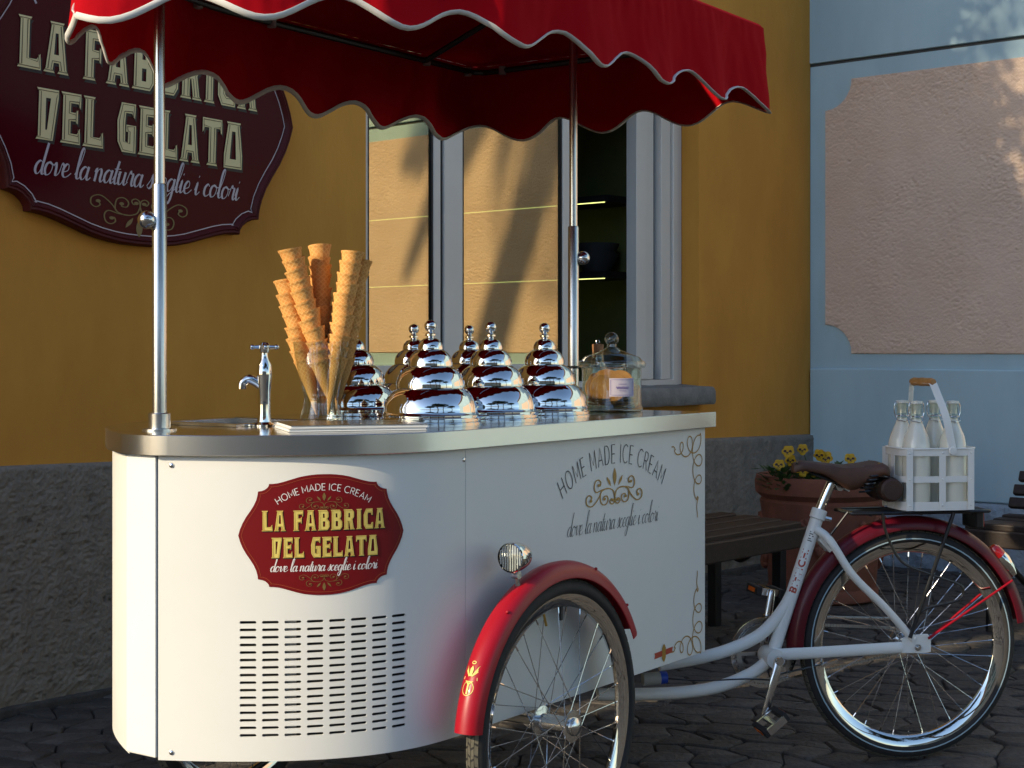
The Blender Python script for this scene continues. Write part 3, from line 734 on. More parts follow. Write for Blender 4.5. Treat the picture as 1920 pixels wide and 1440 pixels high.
# ================================================================ planter with pansies
PC = V((1541-CXP)/FPX*7.35, 7.35, 0)
pl = thing('terracotta_planter', 'round terracotta planter with relief garlands behind the bicycle saddle', 'planter', PC)
RZ = .585
prof = [(0, 0), (.245, 0), (.262, .012), (.262, .05), (.250, .065), (.262, .20), (.285, .42), (.292, .465), (.282, .478), (.296, .490), (.312, .505), (.316, .555), (.308, RZ), (.285, RZ), (.275, RZ-.03), (.262, .43), (0, .43)]
m_ = MB(); m_.lathe(prof, PC, Z, 56); pot = m_.build('pot', 'terracotta', pl, smooth=40)
m_ = MB(); m_.lathe([(0, .525), (.14, .53), (.27, .522)], PC, Z, 32); m_.build('soil', 'soil', pl)
def potp(a, z, off=0.0):      # a = angle in plan measured from the direction to the camera
    th = math.atan2(-PC.y, -PC.x)+a; r = .262+(z-.2)*.105+off
    return PC+V(math.cos(th)*r, math.sin(th)*r, z)
for a_c in (-.20, 1.15, -1.5):
    m_ = MB(); nx = (potp(a_c, .36, .1)-potp(a_c, .36)).normalized()
    m_.lathe([(0, .022), (.018, .020), (.022, .012), (.05, .016), (.056, .008), (.058, -.006)], potp(a_c, .355), nx, 24)
    for q in range(10):
        aa = q*PI/5; s_, u_ = frame_of(nx); e = s_*math.cos(aa)+u_*math.sin(aa)
        m_.tube([potp(a_c, .355)+e*.018+nx*.016, potp(a_c, .355)+e*.05+nx*.012], [.006, .009], 6)
    m_.build('rosette', 'terracotta', pot)
for a0 in (-1.45, .35, -.62+2.6):
    m_ = MB(); rr = random.Random(3)
    for q in range(34):
        f = q/33; a = a0-.55+f*.9; z = .39-.22*math.sin(PI*min(1, f*1.0))**.8*(1 if f < .5 else .98)-.02*f
        m_.ball(potp(a, z+rr.uniform(-.008, .008), .006), .016+.010*math.sin(PI*f), 8, 5)
    m_.build('garland', 'terracotta', pot)
rp = random.Random(5)
def leaf_into(mb, p, d, L, wd):
    s_, u_ = frame_of(d); b = p+d*L*.5+u_*L*.06; e = p+d*L
    mb.add([p, b+s_*wd, e, b-s_*wd], [(0, 1, 2), (0, 2, 3)])
pet = MB()
for k, (a, r, sc) in enumerate(((.95, .017, 1.0), (2.19, .017, 1.0), (PI+.25, .018, .95), (-.25, .018, .95), (-PI/2, .019, 1.15))):
    c = V(math.cos(a)*r, math.sin(a)*r, -.002 if k < 2 else .002); R_ = .017*sc; ring = [c+V(math.cos(q*PI/6)*R_, math.sin(q*PI/6)*R_*.95, .004*math.sin(q*1.7)+(.0015*k)) for q in range(12)]
    pet.add([c+V(0, 0, .003+.0015*k)]+ring, [(0, 1+q, 1+(q+1) % 12) for q in range(12)])
pet_me, _ = pet.mesh('flower', 'petal', 60, False)
dk = MB()
for a in (PI+.25, -.25, -PI/2):
    c = V(math.cos(a)*.014, math.sin(a)*.014, .0105); ring = [c+V(math.cos(q*PI/4)*.0085, math.sin(q*PI/4)*.0085, 0) for q in range(8)]; dk.add([c]+ring, [(0, 1+q, 1+(q+1) % 8) for q in range(8)])
dk_me, _ = dk.mesh('flower_eye', 'petaldark', 60, False)
spots = [((1468, 866), [(1461, 871), (1478, 846), (1482, 862)]), ((1515, 866), [(1505, 842), (1504, 880), (1522, 886)]), ((1545, 866), [(1536, 852), (1548, 858)]), ((1595, 868), [(1594, 860)]), ((1632, 870), [(1618, 892)])]
labs = ['yellow pansy plant at the planter rim furthest from the blue wall', 'yellow pansy plant behind the nose of the brown saddle', 'yellow pansy plant in the middle of the terracotta planter behind saddle', 'yellow pansy plant behind the rear half of the saddle', 'small yellow pansy plant at planter edge beside the milk bottle carrier']
for (cx, cy), fl in spots:
    Yp = 7.20 if cx < 1600 else 7.25; base = V((cx-CXP)/FPX*Yp, Yp, .525)
    pp_ = thing('pansy_plant', labs[spots.index(((cx, cy), fl))], 'flowers', base, 'pansies in the planter')
    m_ = MB()
    for q in range(170):
        a = rp.uniform(0, 2*PI); r = rp.uniform(0, .10); h = rp.uniform(0, .105)
        d = V(math.cos(a)*.8, math.sin(a)*.8, rp.uniform(-.1, .8)).normalized(); leaf_into(m_, base+V(math.cos(a)*r, math.sin(a)*r, h), d, rp.uniform(.035, .06), rp.uniform(.009, .016))
    m_.build('foliage', 'leaf', pp_, smooth=0)
    for px, py in fl:
        Yf = Yp-.05+rp.uniform(-.05, .05); p = at_px(px, py, Yf); nz_v = V(-p.x*.12+rp.uniform(-.35, .35), -1, rp.uniform(-.15, .5)).normalized(); s_, u_ = frame_of(nz_v)
        sc = rp.uniform(.75, 1.05); M = basis(s_*sc, u_*sc, nz_v*sc, p)
        f_ = inst('flower', pet_me, M, pp_)
        e = bpy.data.objects.new('flower_eye', dk_me); COL.objects.link(e); e.parent = f_; WL[e] = p
        m_ = MB(); m_.tube([base+V(0, 0, .02), (base+p)/2+V(.01, 0, .02), p-nz_v*.004], .0018, 5); m_.build('stem', 'leaf', pp_)
# ================================================================ the ice cream tricycle
tri = thing('ice_cream_tricycle', 'white ice cream cargo tricycle with red scalloped awning and steel counter', 'tricycle', cart(.8, 0, 0))
ZB0, ZB1, ZC = .348, .965, 1.007
HWB, UST, QL, QP = .425, .53, .55, 2.68
def vbody(u): return HWB if u >= UST else HWB*(1-((UST-u)/QL)**QP)
UR = cart_px(1322, 1000, HWB)[0]
near = [(0.0, vbody(0.0))]
us = [UST*(i/60)**1.25 for i in range(61)]
curve = [(u, vbody(u)) for u in us]
cs = [0.0]
for a, b in zip(curve, curve[1:]): cs.append(cs[-1]+math.hypot(b[0]-a[0], b[1]-a[1]))
SLEN = cs[-1]
def curve_at(s):                 # arc length from the nose facet -> u, v, normal (nu, nv)
    if s >= SLEN: return UST+(s-SLEN), HWB, 0.0, 1.0
    if s < 0: s = 0
    lo = 0
    while lo < len(cs)-2 and cs[lo+1] < s: lo += 1
    f = (s-cs[lo])/(cs[lo+1]-cs[lo]); u = us[lo]+(us[lo+1]-us[lo])*f
    dv = HWB*QP/QL*((UST-u)/QL)**(QP-1); L = math.hypot(1, dv)
    return u, vbody(u), -dv/L, 1/L
def s_of_px(px):
    best = min(range(0, 1001), key=lambda i: abs((lambda p: CXP+FPX*p.x/p.y-px)(cart(*curve_at(SLEN*1.2*i/1000)[:2], 0)))); return SLEN*1.2*best/1000
def skin(s, z, off=0.0, side=1):
    u, v, nu, nv = curve_at(s); return cart(u+nu*off, (v+nv*off)*side, z)
def skin_n(s, side=1):
    u, v, nu, nv = curve_at(s); return (CD*nu+CN*nv*side).normalized()
# -- front panel with real vent slots
sA, sB = s_of_px(465), s_of_px(748); NC, NR = 8, 16
ps = (sB-sA)/(NC-1); zr1 = EYE-(1165-HYP)/FPX*3.135; zr0 = EYE-(1376-HYP)/FPX*3.135; pz = (zr1-zr0)/(NR-1)
SL, SHt = .0168, .0029
def panel(side, vents):
    v2 = []; nr2 = []; faces = []; key = {}
    def vid(s, z):
        k = (round(s, 5), round(z, 5))
        if k not in key: key[k] = len(v2); v2.append(skin(s, z, 0, side)); nr2.append(skin_n(s, side))
        return key[k]
    sg0 = .003
    if vents:
        c0, c1 = sA-ps/2, sB+ps/2; zz0, zz1 = zr0-pz/2, zr1+pz/2
        sl_ = [sg0+(c0-sg0)*i/16 for i in range(16)]; sub = 4
        mid = [c0+(c1-c0)*i/(NC*sub) for i in range(NC*sub+1)]; sr = [c1+(SLEN-c1)*i/10 for i in range(1, 11)]
        allS = sl_+mid+sr; zl = [ZB0, ZB0+.02]+[zz0+pz*j for j in range(NR+1)]+[zz1+(ZB1-zz1)*f for f in (.12, .5, 1)]
        for a, b in zip(allS, allS[1:]):
            for p, q in zip(zl, zl[1:]):
                if c0-1e-6 <= a and b <= c1+1e-6 and zz0-1e-6 <= p and q <= zz1+1e-6: continue
                faces.append((vid(a, p), vid(b, p), vid(b, q), vid(a, q)))
        cap_ = [(SL-SHt+SHt*math.cos(math.radians(a)), SHt*math.sin(math.radians(a))) for a in range(-90, 91, 30)]+[(-(SL-SHt)+SHt*math.cos(math.radians(a)), SHt*math.sin(math.radians(a))) for a in range(90, 271, 30)]
        wallm = MB()
        for i in range(NC):
            for j in range(NR):
                cx, cz = sA+ps*i, zr0+pz*j
                outer = [(cx-ps/2+ps*k/sub, cz-pz/2) for k in range(sub)]+[(cx+ps/2, cz-pz/2)]+[(cx+ps/2-ps*k/sub, cz+pz/2) for k in range(sub+1)]
                hole = [(cx+x, cz+y) for x, y in cap_]
                tri_ = tessellate_polygon([[Vector((x, y, 0)) for x, y in outer], [Vector((x, y, 0)) for x, y in hole]])
                al = outer+hole
                for t in tri_: faces.append(tuple(vid(*al[q]) for q in t))
                nh = len(hole)
                wallm.add([skin(x, y, 0, side) for x, y in hole]+[skin(x, y, -.005, side) for x, y in hole], [(k, (k+1) % nh, nh+(k+1) % nh, nh+k) for k in range(nh)])
    else:
        allS = [sg0+(SLEN-sg0)*i/40 for i in range(41)]
        for a, b in zip(allS, allS[1:]): faces.append((vid(a, ZB0), vid(b, ZB0), vid(b, ZB1), vid(a, ZB1)))
    c = cart(.25, .25*side, .65); me = bpy.data.meshes.new('front_panel'); me.from_pydata([p-c for p in v2], [], faces)
    me.materials.append(MATS['white']); me.shade_smooth()
    bm = bmesh.new(); bm.from_mesh(me); bmesh.ops.recalc_face_normals(bm, faces=bm.faces)
    bm.faces.ensure_lookup_table(); f0 = bm.faces[0]
    if f0.normal.dot(skin_n(.1, side)) < 0: bmesh.ops.reverse_faces(bm, faces=bm.faces)
    bm.to_mesh(me); bm.free()
    me.normals_split_custom_set_from_vertices([tuple(x) for x in nr2])
    o = link('front_panel', me, c, tri)
    if vents:
        wallm.build('vent_slot_edges', 'white', o, smooth=40)
        m_ = MB(); m_.grid(lambda i, j: skin(sA-ps+(sB-sA+2*ps)*i/12, (zr0-.03, zr1+.03)[j], -.03, side), 13, 2); m_.build('vent_liner', 'slotdark', o)
        m_ = MB(); m_.box(Vector((skin(sA+ps*2-.004, 0, -.016, side)).to_tuple()[:2]+((zr0+zr1)/2,)), skin_n(sA+ps*2, side).cross(Z)*.011, skin_n(sA+ps*2, side)*.004, Z*(zr1-zr0)*.53); m_.build('inner_bracket', 'alloy', o, smooth=0)
    return o
pn = panel(1, True); panel(-1, False)
m_ = MB()
FV = vbody(0.0)+.002
m_.loop_prism([cart(-.0035, -FV-.004, ZB0+.004), cart(-.0035, FV-.002, ZB0+.004), cart(-.0035, FV-.002, ZB1), cart(-.0035, -FV-.004, ZB1)], CD*.012)
m_.build('nose_trim', 'whitetrim', tri, smooth=0, bevel=.003)
for sd in (1, -1):
    m_ = MB(); m_.hexa([cart(u, v*sd, z) for z in (ZB0, ZB1) for u, v in ((UST+.0012, HWB), (UR, HWB), (UR, HWB-.012), (UST+.0012, HWB-.012))]); spn = m_.build('side_panel', 'white', tri, smooth=0, bevel=.0012)
    if sd == 1: side_panel = spn
m_ = MB(); m_.hexa([cart(u, v, z) for z in (ZB0, ZB1) for u, v in ((UR-.0165, -HWB+.013), (UR-.003, -HWB+.013), (UR-.003, HWB-.013), (UR-.0165, HWB-.013))]); m_.build('rear_panel', 'white', tri, smooth=0)
fl = [(.012, FV-.006)]+[(u+.006, max(.03, v-.012)) for u, v in curve[4:]]+[(UR-.02, HWB-.014)]
fl = fl+[(u, -v) for u, v in reversed(fl)]
m_ = MB(); m_.loop_prism([cart(u, v, ZB0+.006) for u, v in fl], Z*.012); m_.build('floor_panel', 'alloy', tri, smooth=0)
# screws
def screw(p, nrm, par, r=.0055):
    m_ = MB(); m_.lathe([(0, .0032), (r*.5, .0028), (r*.85, .0018), (r, 0), (r, -.002)], p, nrm, 14)
    s_, u_ = frame_of(nrm)
    o = m_.build('screw', 'chromedull', par)
for z in (ZB1-.02, ZB0+.016):
    s1 = s_of_px(322); screw(skin(s1, z), skin_n(s1), tri); screw(skin(.012, z, 0, -1), skin_n(.012, -1), tri)
    screw(cart(UST-.006 if z > .6 else UST-.006, HWB, z-.004), CN, tri)
# -- counter
OV = .0135
def offs(d):
    pts = [(-d, -vbody(0.0)-d*.35), (-d, vbody(0.0)+d*.35)]
    for s in [SLEN*i/48 for i in range(2, 49)]:
        u, v, nu, nv = curve_at(s); pts.append((u+nu*d, v+nv*d))
    pts.append((UR+.036, HWB+d)); k = pts[1:]
    return k+[(u, -v) for u, v in reversed(k)]
outl = offs(OV)
sk = [(.315, -.05), (.56, -.05), (.56, -.30), (.315, -.30)]
m_ = MB(); n = len(outl); loop3 = [[Vector((u, v, 0)) for u, v in outl], [Vector((u, v, 0)) for u, v in sk]]
tr_ = tessellate_polygon(loop3); allp = outl+sk
m_.add([cart(u, v, ZC) for u, v in allp], tr_); top = m_.build('countertop', 'steeltop', tri, smooth=0)
m_ = MB(); m_.grid(lambda i, j: cart(*offs([OV, OV+.0015, OV+.0015, OV, OV-.002][j])[i], [ZC, ZC-.0015, ZB1+.0015, ZB1, ZB1][j]), n, 5, True)
m_.build('counter_edge', 'steel', top, smooth=30)
m_ = MB(); o2 = offs(OV-.003); m_.add([cart(u, v, ZB1+.0008) for u, v in o2], tessellate_polygon([[Vector((u, v, 0)) for u, v in o2]])); m_.build('counter_underside', 'steel', top, smooth=0)
# basin
bsn = MB(); rings = [(0.012, .004), (.012, .009), (0, .010), (-.004, .008), (-.008, -.10), (-.03, -.12)]
def skring(d): return [(.315-d, -.05+d), (.56+d, -.05+d), (.56+d, -.30-d), (.315-d, -.30-d)]
for i in range(len(rings)-1):
    a, b = skring(rings[i][0]), skring(rings[i+1][0])
    for k in range(4):
        k2 = (k+1) % 4; bsn.add([cart(*a[k], ZC+rings[i][1]-.003), cart(*a[k2], ZC+rings[i][1]-.003), cart(*b[k2], ZC+rings[i+1][1]-.003), cart(*b[k], ZC+rings[i+1][1]-.003)], [(0, 1, 2, 3)])
bsn.add([cart(u, v, ZC-.123) for u, v in skring(-.03)], [(0, 1, 2, 3)]); bsn.build('basin', 'chromedull', top, smooth=20)
# tap
tu, tv = .375, -.022; tp = cart(tu, tv, ZC)
m_ = MB(); m_.lathe([(0, 0), (.027, 0), (.027, .004), (.016, .010), (.0135, .03), (.014, .075), (.0175, .115), (.0165, .138), (.010, .150), (.008, .158), (.008, .165), (0, .165)], tp, Z, 24); tap = m_.build('tap', 'chrome', tri)
sd_ = (V(-1, -.05)).normalized()
m_ = MB(); m_.tube(crom([tp+Z*.085, tp+sd_*.016+Z*.098, tp+sd_*.034+Z*.106, tp+sd_*.048+Z*.098, tp+sd_*.050+Z*.084], 5), [.011]*11+[.010]*10, 12); m_.build('spout', 'chrome', tap)
m_ = MB(); hd = V(1, .25).normalized(); hp = tp+Z*.178
m_.lathe([(0, -.014), (.011, -.012), (.0125, .004), (.009, .010), (0, .012)], hp, Z, 20)
for e in (hd, -hd, hd.cross(Z), -hd.cross(Z)): m_.tube([hp, hp+e*.024], [.0055, .004], 8); m_.ball(hp+e*.027, .0065, 10, 8)
m_.build('cross_handle', 'chrome', tap)
# collars under the domed lids
lidpos = []
for px, v in ((807, .19), (920, .19), (1021, .19)): lidpos.append((cart_row(px, v), v))
for px, v in ((663, -.19), (776, -.19), (880, -.19)): lidpos.append((cart_row(px, v), v))
for u, v in lidpos:
    m_ = MB(); m_.lathe([(.108, 0.0), (.1195, .0), (.120, .004), (.116, .007), (.108, .0065)], cart(u, v, ZC), Z, 48); m_.build('tub_collar', 'chrome', top)
# -- poles
def pole(px, u, v, top=1.26):
    b = cart(u, v, ZC)
    m_ = MB(); m_.lathe([(0, 0), (.036, 0), (.036, .004), (.023, .006), (.023, .036), (.0215, .038), (0, .038)], b, Z, 32); fl_ = m_.build('awning_pole', 'steel', tri)
    m_ = MB(); m_.lathe([(.0155, .037), (.0155, .523), (.0145, .525), (.0115, .526)], b, Z, 28); m_.build('sleeve', 'steel', fl_)
    m_ = MB(); m_.lathe([(.0117, .50), (.0117, top), (0, top)], b, Z, 28); m_.build('upper_tube', 'steel', fl_)
    return fl_, b
lp_, lb = pole(299, cart_row(299, -.078), -.078, 1.13); rp_, rb = pole(1075, cart_row(1075, .035), .035)
for par, b, dx in ((lp_, lb, V(-.024, -.012, .448)), (rp_, rb, V(.028, .006, .435))):
    m_ = MB(); m_.ball(b+dx, .0195, 20, 14); m_.tube([b+Z*dx.z, b+dx], .006, 10); m_.build('clamp_knob', 'chromedull', par)
m_ = MB(); m_.lathe([(.017, .118), (.017, .126), (.0158, .126), (.0158, .118)], rb, Z, 20, closed_prof=True); m_.bar(rb+V(-.03, -.012, .122), rb+V(.045, .01, .122), .006, .007); m_.build('strap', 'blackmetal', rp_)

# -- awning
AH = .515; AU0, AU1, AL, AP = -.14, .80, .94, 1.8; AR = 1.86
def va(u): return AH if u >= AU1 else AH*max(0, 1-((AU1-u)/AL)**AP)**.7
hp_ = [(AU0, 0.0)]
for i in range(1, 61):
    u = AU0+(AU1-AU0)*(i/60)**2.2; hp_.append((u, va(u)))
hp_ += [(u, AH) for u in (.95, 1.1, 1.25, 1.4, 1.55, 1.7, 1.80)]+[(AR-.05+.05*math.sin(a), AH-.05+.05*math.cos(a)) for a in (0.0, .4, .8, 1.2, PI/2)]+[(AR, .3), (AR, .1)]
full = hp_+[(u, -v) for u, v in reversed(hp_[1:])]
# resample by arc length
acc = [0.0]; cl = full+[full[0]]
for a, b in zip(cl, cl[1:]): acc.append(acc[-1]+math.hypot(b[0]-a[0], b[1]-a[1]))
PER = acc[-1]
def aw(s):
    s %= PER; lo = 0
    import bisect
    lo = min(len(acc)-2, max(0, bisect.bisect_right(acc, s)-1)); f = (s-acc[lo])/max(1e-9, acc[lo+1]-acc[lo])
    a, b = cl[lo], cl[lo+1]; return a[0]+(b[0]-a[0])*f, a[1]+(b[1]-a[1])*f
NW = 560; ZT0, ZBt = 2.085, 1.842
nwv = round(PER/.305); wl_ = PER/nwv
def awp(i, d=.004):
    s = PER*i/NW; a, b = aw(s-.012), aw(s+.012); t = Vector((b[0]-a[0], b[1]-a[1])).normalized(); u, v = aw(s)
    return u, v, -t.y, t.x, s           # outward normal in (u, v)
sgnn = 1
u_, v_, nu_, nv_, _ = awp(int(NW*.2))
if nv_*(1 if v_ > 0 else -1) < 0: sgnn = -1
def hem(s):
    dn = min(s % PER, PER-s % PER); return ZBt-.024*math.exp(-(dn/.30)**2)+.027*(1-math.cos(2*PI*(s-.05+.012*noise.noise(Vector((s*2.3, 0, 5))))/wl_))+.006*noise.noise(Vector((s*5, 3, 1)))
NV = 14
def vpt(i, j, thick=0.0):
    u, v, nu, nv, s = awp(i); nu *= sgnn; nv *= sgnn; f = j/(NV-1); z = ZT0+(hem(s)-ZT0)*f
    wob = f*(.014*math.sin(2*PI*s/wl_*1.0+1.1)+.010*noise.noise(Vector((s*5, f*1.5, 2))))+.008*noise.noise(Vector((s*15, f*1.6, 6)))*f+.012*f+.007*abs(noise.noise(Vector((s*19, f*.5, 3))))*math.sin(PI*min(1, f*1.3+.12))+.003*noise.noise(Vector((s*40, f*5, 8)))
    return cart(u+nu*(wob+thick), v+nv*(wob+thick), z)
cl_ = MB(); cl_.grid(lambda i, j: vpt(i, j), NW, NV, True)
fr_ = [1.0, .985, .95, .85, .7, .5, .3, .12, .02]
def rpt(i, j):
    u, v, nu, nv, s = awp(i); f = fr_[j]; uc = min(max(u, .35), 1.5); sag = .02*math.sin(PI*f)
    return cart(uc+(u-uc)*f, v*f, ZT0+.30*(1-f)-sag+(.006 if j == 1 else 0))
cl_.grid(rpt, NW, len(fr_), True)
awn = cl_.build('awning', 'redcloth', tri, smooth=75)
m_ = MB(); m_.tube([(vpt(i, NV-1)) for i in range(0, NW, 2)], .0068, 8, closed=True, flat=.40, side=Z); m_.build('hem_piping', 'pipingwhite', awn)
def rail_path(k, z): 
    out = []
    for i in range(0, NW, 6):
        u, v, nu, nv, s = awp(i); out.append(cart(u-nu*sgnn*k, v-nv*sgnn*k, z))
    return out
m_ = MB(); m_.tube(rail_path(.016, ZT0-.022), .009, 8, closed=True); m_.build('frame_rail', 'darkrail', awn)
m_ = MB(); m_.tube([cart(-.09, 0, ZT0-.02), cart(.1, 0, ZT0+.09), cart(.36, 0, ZT0+.22), cart(1.49, 0, ZT0+.22), cart(AR-.03, 0, ZT0-.02)], .010, 8); m_.build('ridge_rail', 'darkrail', awn)
for u in (.14, 1.57):
    a = va(u); m_ = MB(); m_.tube([cart(u, -a+.02, ZT0-.022), cart(u, 0, ZT0+(.10 if u < 1 else .165)), cart(u, a-.02, ZT0-.022)], .009, 8); m_.build('cross_rail', 'darkrail', awn)
for u, v in ((.62, -.49), (1.58, -.50), (1.80, -.505), (AR-.018, -.40), (AR-.018, .2), (.9, -.5)):
    m_ = MB(); m_.tube([cart(u, v, ZT0-.022+.012), cart(u, v, ZT0-.035)], .0125, 10); m_.build('rail_clip', 'clipgrey', awn)

# -- badge on the curved front
s0 = s_of_px(608); zc0 = EYE-(1003-HYP)/FPX*3.13; BW = (s_of_px(762)-s_of_px(455))/2; BHh = (1116-889)/2/FPX*3.13
def bdg(x, y, off): return skin(s0+x, zc0+y, off)
m_ = MB(); N = 64; xs = sorted(set([-1+2*i/N for i in range(N+1)]+[s*q[0] for q in LOGO_Q for s in (1, -1)]))
o = 0
for x in xs:
    t = max(logo_top(x), .0); 
    for y in (-t, t): m_.v.append(bdg(x*BW, y*BHh, .0012))
for i in range(len(xs)-1): m_.f.append((2*i, 2*i+2, 2*i+3, 2*i+1))
badge = m_.build('badge', 'badgered', tri, smooth=30)
lpb = logo_loop(1, 0, BW, BHh); q_ = inset(lpb, .006)
if abs(q_[0][1]) > abs(lpb[0][1]): q_ = inset(lpb, -.006)
m_ = MB(); closed_line(m_, q_, .0009, bdg, .0018); m_.build('border_line', 'badgeline', badge, smooth=0)
letters(badge, bdg, LOGOTXT(BW, BHh), 'lettergold', 'inkshadow', 'gold', off=.0016, th=.0007, sh=(.0012, -.0022), deep=False)
st, wd = script_text('dove la natura sceglie i colori', -.63*BW, .64*BW, -.60*BHh, .21*BHh, wd=.078)
m_ = MB()
for pts, _ in st: ribbon(m_, pts, wd, bdg, .0017, nib=True)
m_.build('script_lettering', 'letterwhite', badge, smooth=0)
arch_letters(badge, bdg, 'HOME MADE ICE CREAM', 0, .735*BHh, .165, .0132, .24, .95, .0015, .0017, 'letterwhite')
m_ = MB(); flourish(m_, 0, .475*BHh, .050, .0011, bdg, .0017); m_.build('flourish', 'palegold', badge, smooth=0)
m_ = MB(); flourish(m_, 0, -.71*BHh, .050, .0011, bdg, .0017, flip=-1); m_.build('flourish', 'palegold', badge, smooth=0)
# -- lettering on the flat side
def sd2(x, y, off): return cart(x, HWB+off, y)
uc, zc = cart_px(1152, 868, HWB)
ur_ = (cart_px(1247, 900, HWB)[0]-cart_px(1052, 920, HWB)[0])
arch_letters(side_panel, sd2, 'HOME MADE ICE CREAM', uc, zc, .44, .046, .22, .62, .0025, .001, 'ink')
uf, zf = cart_px(1152, 931, HWB); m_ = MB(); flourish(m_, uf, zf, .135, .0052, sd2, .001); m_.build('flourish', 'gold', side_panel, smooth=0)
u0_, z0_ = cart_px(1062, 1000, HWB); u1_, z1_ = cart_px(1236, 968, HWB)
st, wd = script_text('dove la natura sceglie i colori', u0_, u1_-.01, (z0_+z1_)/2-.010, .056, wd=.031, shear=.6)
m_ = MB()
for pts, _ in st: ribbon(m_, pts, wd, sd2, .001, nib=True)
m_.build('script_lettering', 'ink', side_panel, smooth=0)
def corner_scroll(uc, zc, sy):
    m_ = MB(); n = 170; pts = []
    for i in range(n+1):
        t = i/n
        if t < .45: x, y = -.145*(1-t/.45), -.010*math.sin(t*9)
        else: x, y = 0, -.20*(t-.45)/.55
        r = .028*math.sin(PI*min(1, max(0, t*1.02)))**.6; r *= (1 if .08 < t < .82 else .35)
        a = t*2*PI*7
        pts.append((uc+x*1.0+r*math.cos(a)-.026, zc+sy*(y+r*math.sin(a)-.02)))
    ribbon(m_, pts, .0033, sd2, .001, taper=False)
    m_.build('corner_scroll', 'gold', side_panel, smooth=0)
a_, b_ = cart_px(1318, 826, HWB); corner_scroll(a_-.008, b_+.012, 1)
a_, b_ = cart_px(1318, 1216, HWB); corner_scroll(a_-.008, b_-.002, -1)
eu, ez = cart_px(1244, 1224, HWB); m_ = MB()
flat_loops(m_, [[(eu-.05, ez-.009), (eu+.05, ez-.006), (eu+.046, ez), (eu+.05, ez+.009), (eu-.05, ez+.006), (eu-.046, ez)]], sd2, .001); em = m_.build('ribbon_emblem', 'orangered', side_panel, smooth=0)
m_ = MB(); flat_loops(m_, [[(eu+.012*math.cos(a*PI/6)*(1 if a % 2 else .7), ez+.024*math.sin(a*PI/6)) for a in range(12)]], sd2, .0016); m_.build('emblem_shield', 'gold', side_panel, smooth=0)

# ---------------------------------------------------------------- wheels
def wheel(name, C, fw, lat, RO=.33, label=None, wwall=False, big_hub=True):
    P = lambda a, r, l: C+fw*(r*math.cos(a))+Z*(r*math.sin(a))+lat*l
    NS = 72; rt = .0235; rc = RO-rt
    rp_ = [(.300, -.013), (.302, -.0155), (.294, -.016), (.286, -.013), (.272, -.010), (.265, -.005), (.264, 0), (.265, .005), (.272, .010), (.286, .013), (.294, .016), (.302, .0155), (.300, .013), (.288, .010), (.282, 0), (.288, -.010)]
    sc = (RO-.027)/.303
    m_ = MB(); m_.grid(lambda i, j: P(2*PI*i/NS, rp_[j % 16][0]*sc, rp_[j % 16][1]), NS, 17, True); wh = m_.build(name, 'chrome', tri, smooth=40)
    m_ = MB(); K = 20; m_.grid(lambda i, j: P(2*PI*i/NS, rc+rt*math.cos(2*PI*j/K)*(1 if math.cos(2*PI*j/K) > 0 else .72), rt*math.sin(2*PI*j/K)*.98), NS, K+1, True); ty = m_.build('tyre', 'rubber', wh, smooth=60)
    m_ = MB(); nT = 84
    for i in range(nT):
        for r_, (l0, l1, sk_) in enumerate(((-.62, -.32, .35), (-.28, -.02, -.4), (.02, .28, .4), (.32, .62, -.35))):
            a = 2*PI*(i+(r_ % 2)*.5)/nT; da = 2*PI/nT*.40; vs = []
            for rr in (rt*.94, rt*1.045):
                for aa, ll in ((-da, l0), (da, l0), (da, l1), (-da, l1)):
                    th = ll*1.15; vs.append(P(a+aa+sk_*da*(1 if ll == l1 else 0), rc+rr*math.cos(th), rr*math.sin(th)*.98))
            m_.hexa(vs)
    tag(m_.build('tread_blocks', 'tread', wh, smooth=0), kind='stuff')
    if wwall:
        m_ = MB()
        for sd in (1, -1):
            m_.grid(lambda i, j: P(2*PI*i/NS, RO-.0225-.0035*j, sd*(rt*.99+.0005)), NS, 2, True)
        m_.build('reflective_stripe', 'whitewall', wh)
    hl = .045 if big_hub else .034; fr = .036 if big_hub else .028
    m_ = MB(); m_.lathe([(0, -hl-.022), (.007, -hl-.022), (.007, -hl-.004), (.014, -hl-.004), (.015, -hl), (fr, -hl+.001), (fr, -hl+.005), (.020, -hl+.009), (.019, hl-.009), (fr, hl-.005), (fr, hl-.001), (.021, hl), (.0195, hl+.008), (.012, hl+.013), (0, hl+.014)], C, lat, 32)
    hub = m_.build('hub', 'chromedull', wh, smooth=35)
    NSp = 36
    for i in range(NSp):
        sd = 1 if i % 2 else -1; g = (i//2) % 2; a1 = 2*PI*i/NSp; a0 = a1+(1 if g else -1)*math.radians(62)
        m_ = MB(); p, q = P(a0, fr-.004, sd*(hl-.003)), P(a1, .265*sc, sd*.003); m_.tube([p, q], .00115, 5); sp = m_.build('spoke', 'chromedull', wh)
    m_ = MB()
    for i in range(NSp):
        sd = 1 if i % 2 else -1; a1 = 2*PI*i/NSp; g = (i//2) % 2; a0 = a1+(1 if g else -1)*math.radians(62)
        p, q = P(a0, fr-.004, sd*(hl-.003)), P(a1, .268*sc, sd*.003); d = (q-p).normalized(); m_.tube([q-d*.016, q], .0022, 6)
    tag(m_.build('spoke_nipples', 'chrome', wh), kind='stuff')
    return wh, P
WU, WV = cart_row(1044, .500), .500
fwd = -CD
wn, PN = wheel('front_wheel', cart(WU, WV, .33), fwd, CN)
wf, PF = wheel('front_wheel', cart(WU, -WV, .33), fwd, -CN)
wr, PR = wheel('rear_wheel', bike(0, 0, .33), BF, BN, wwall=True, big_hub=False)
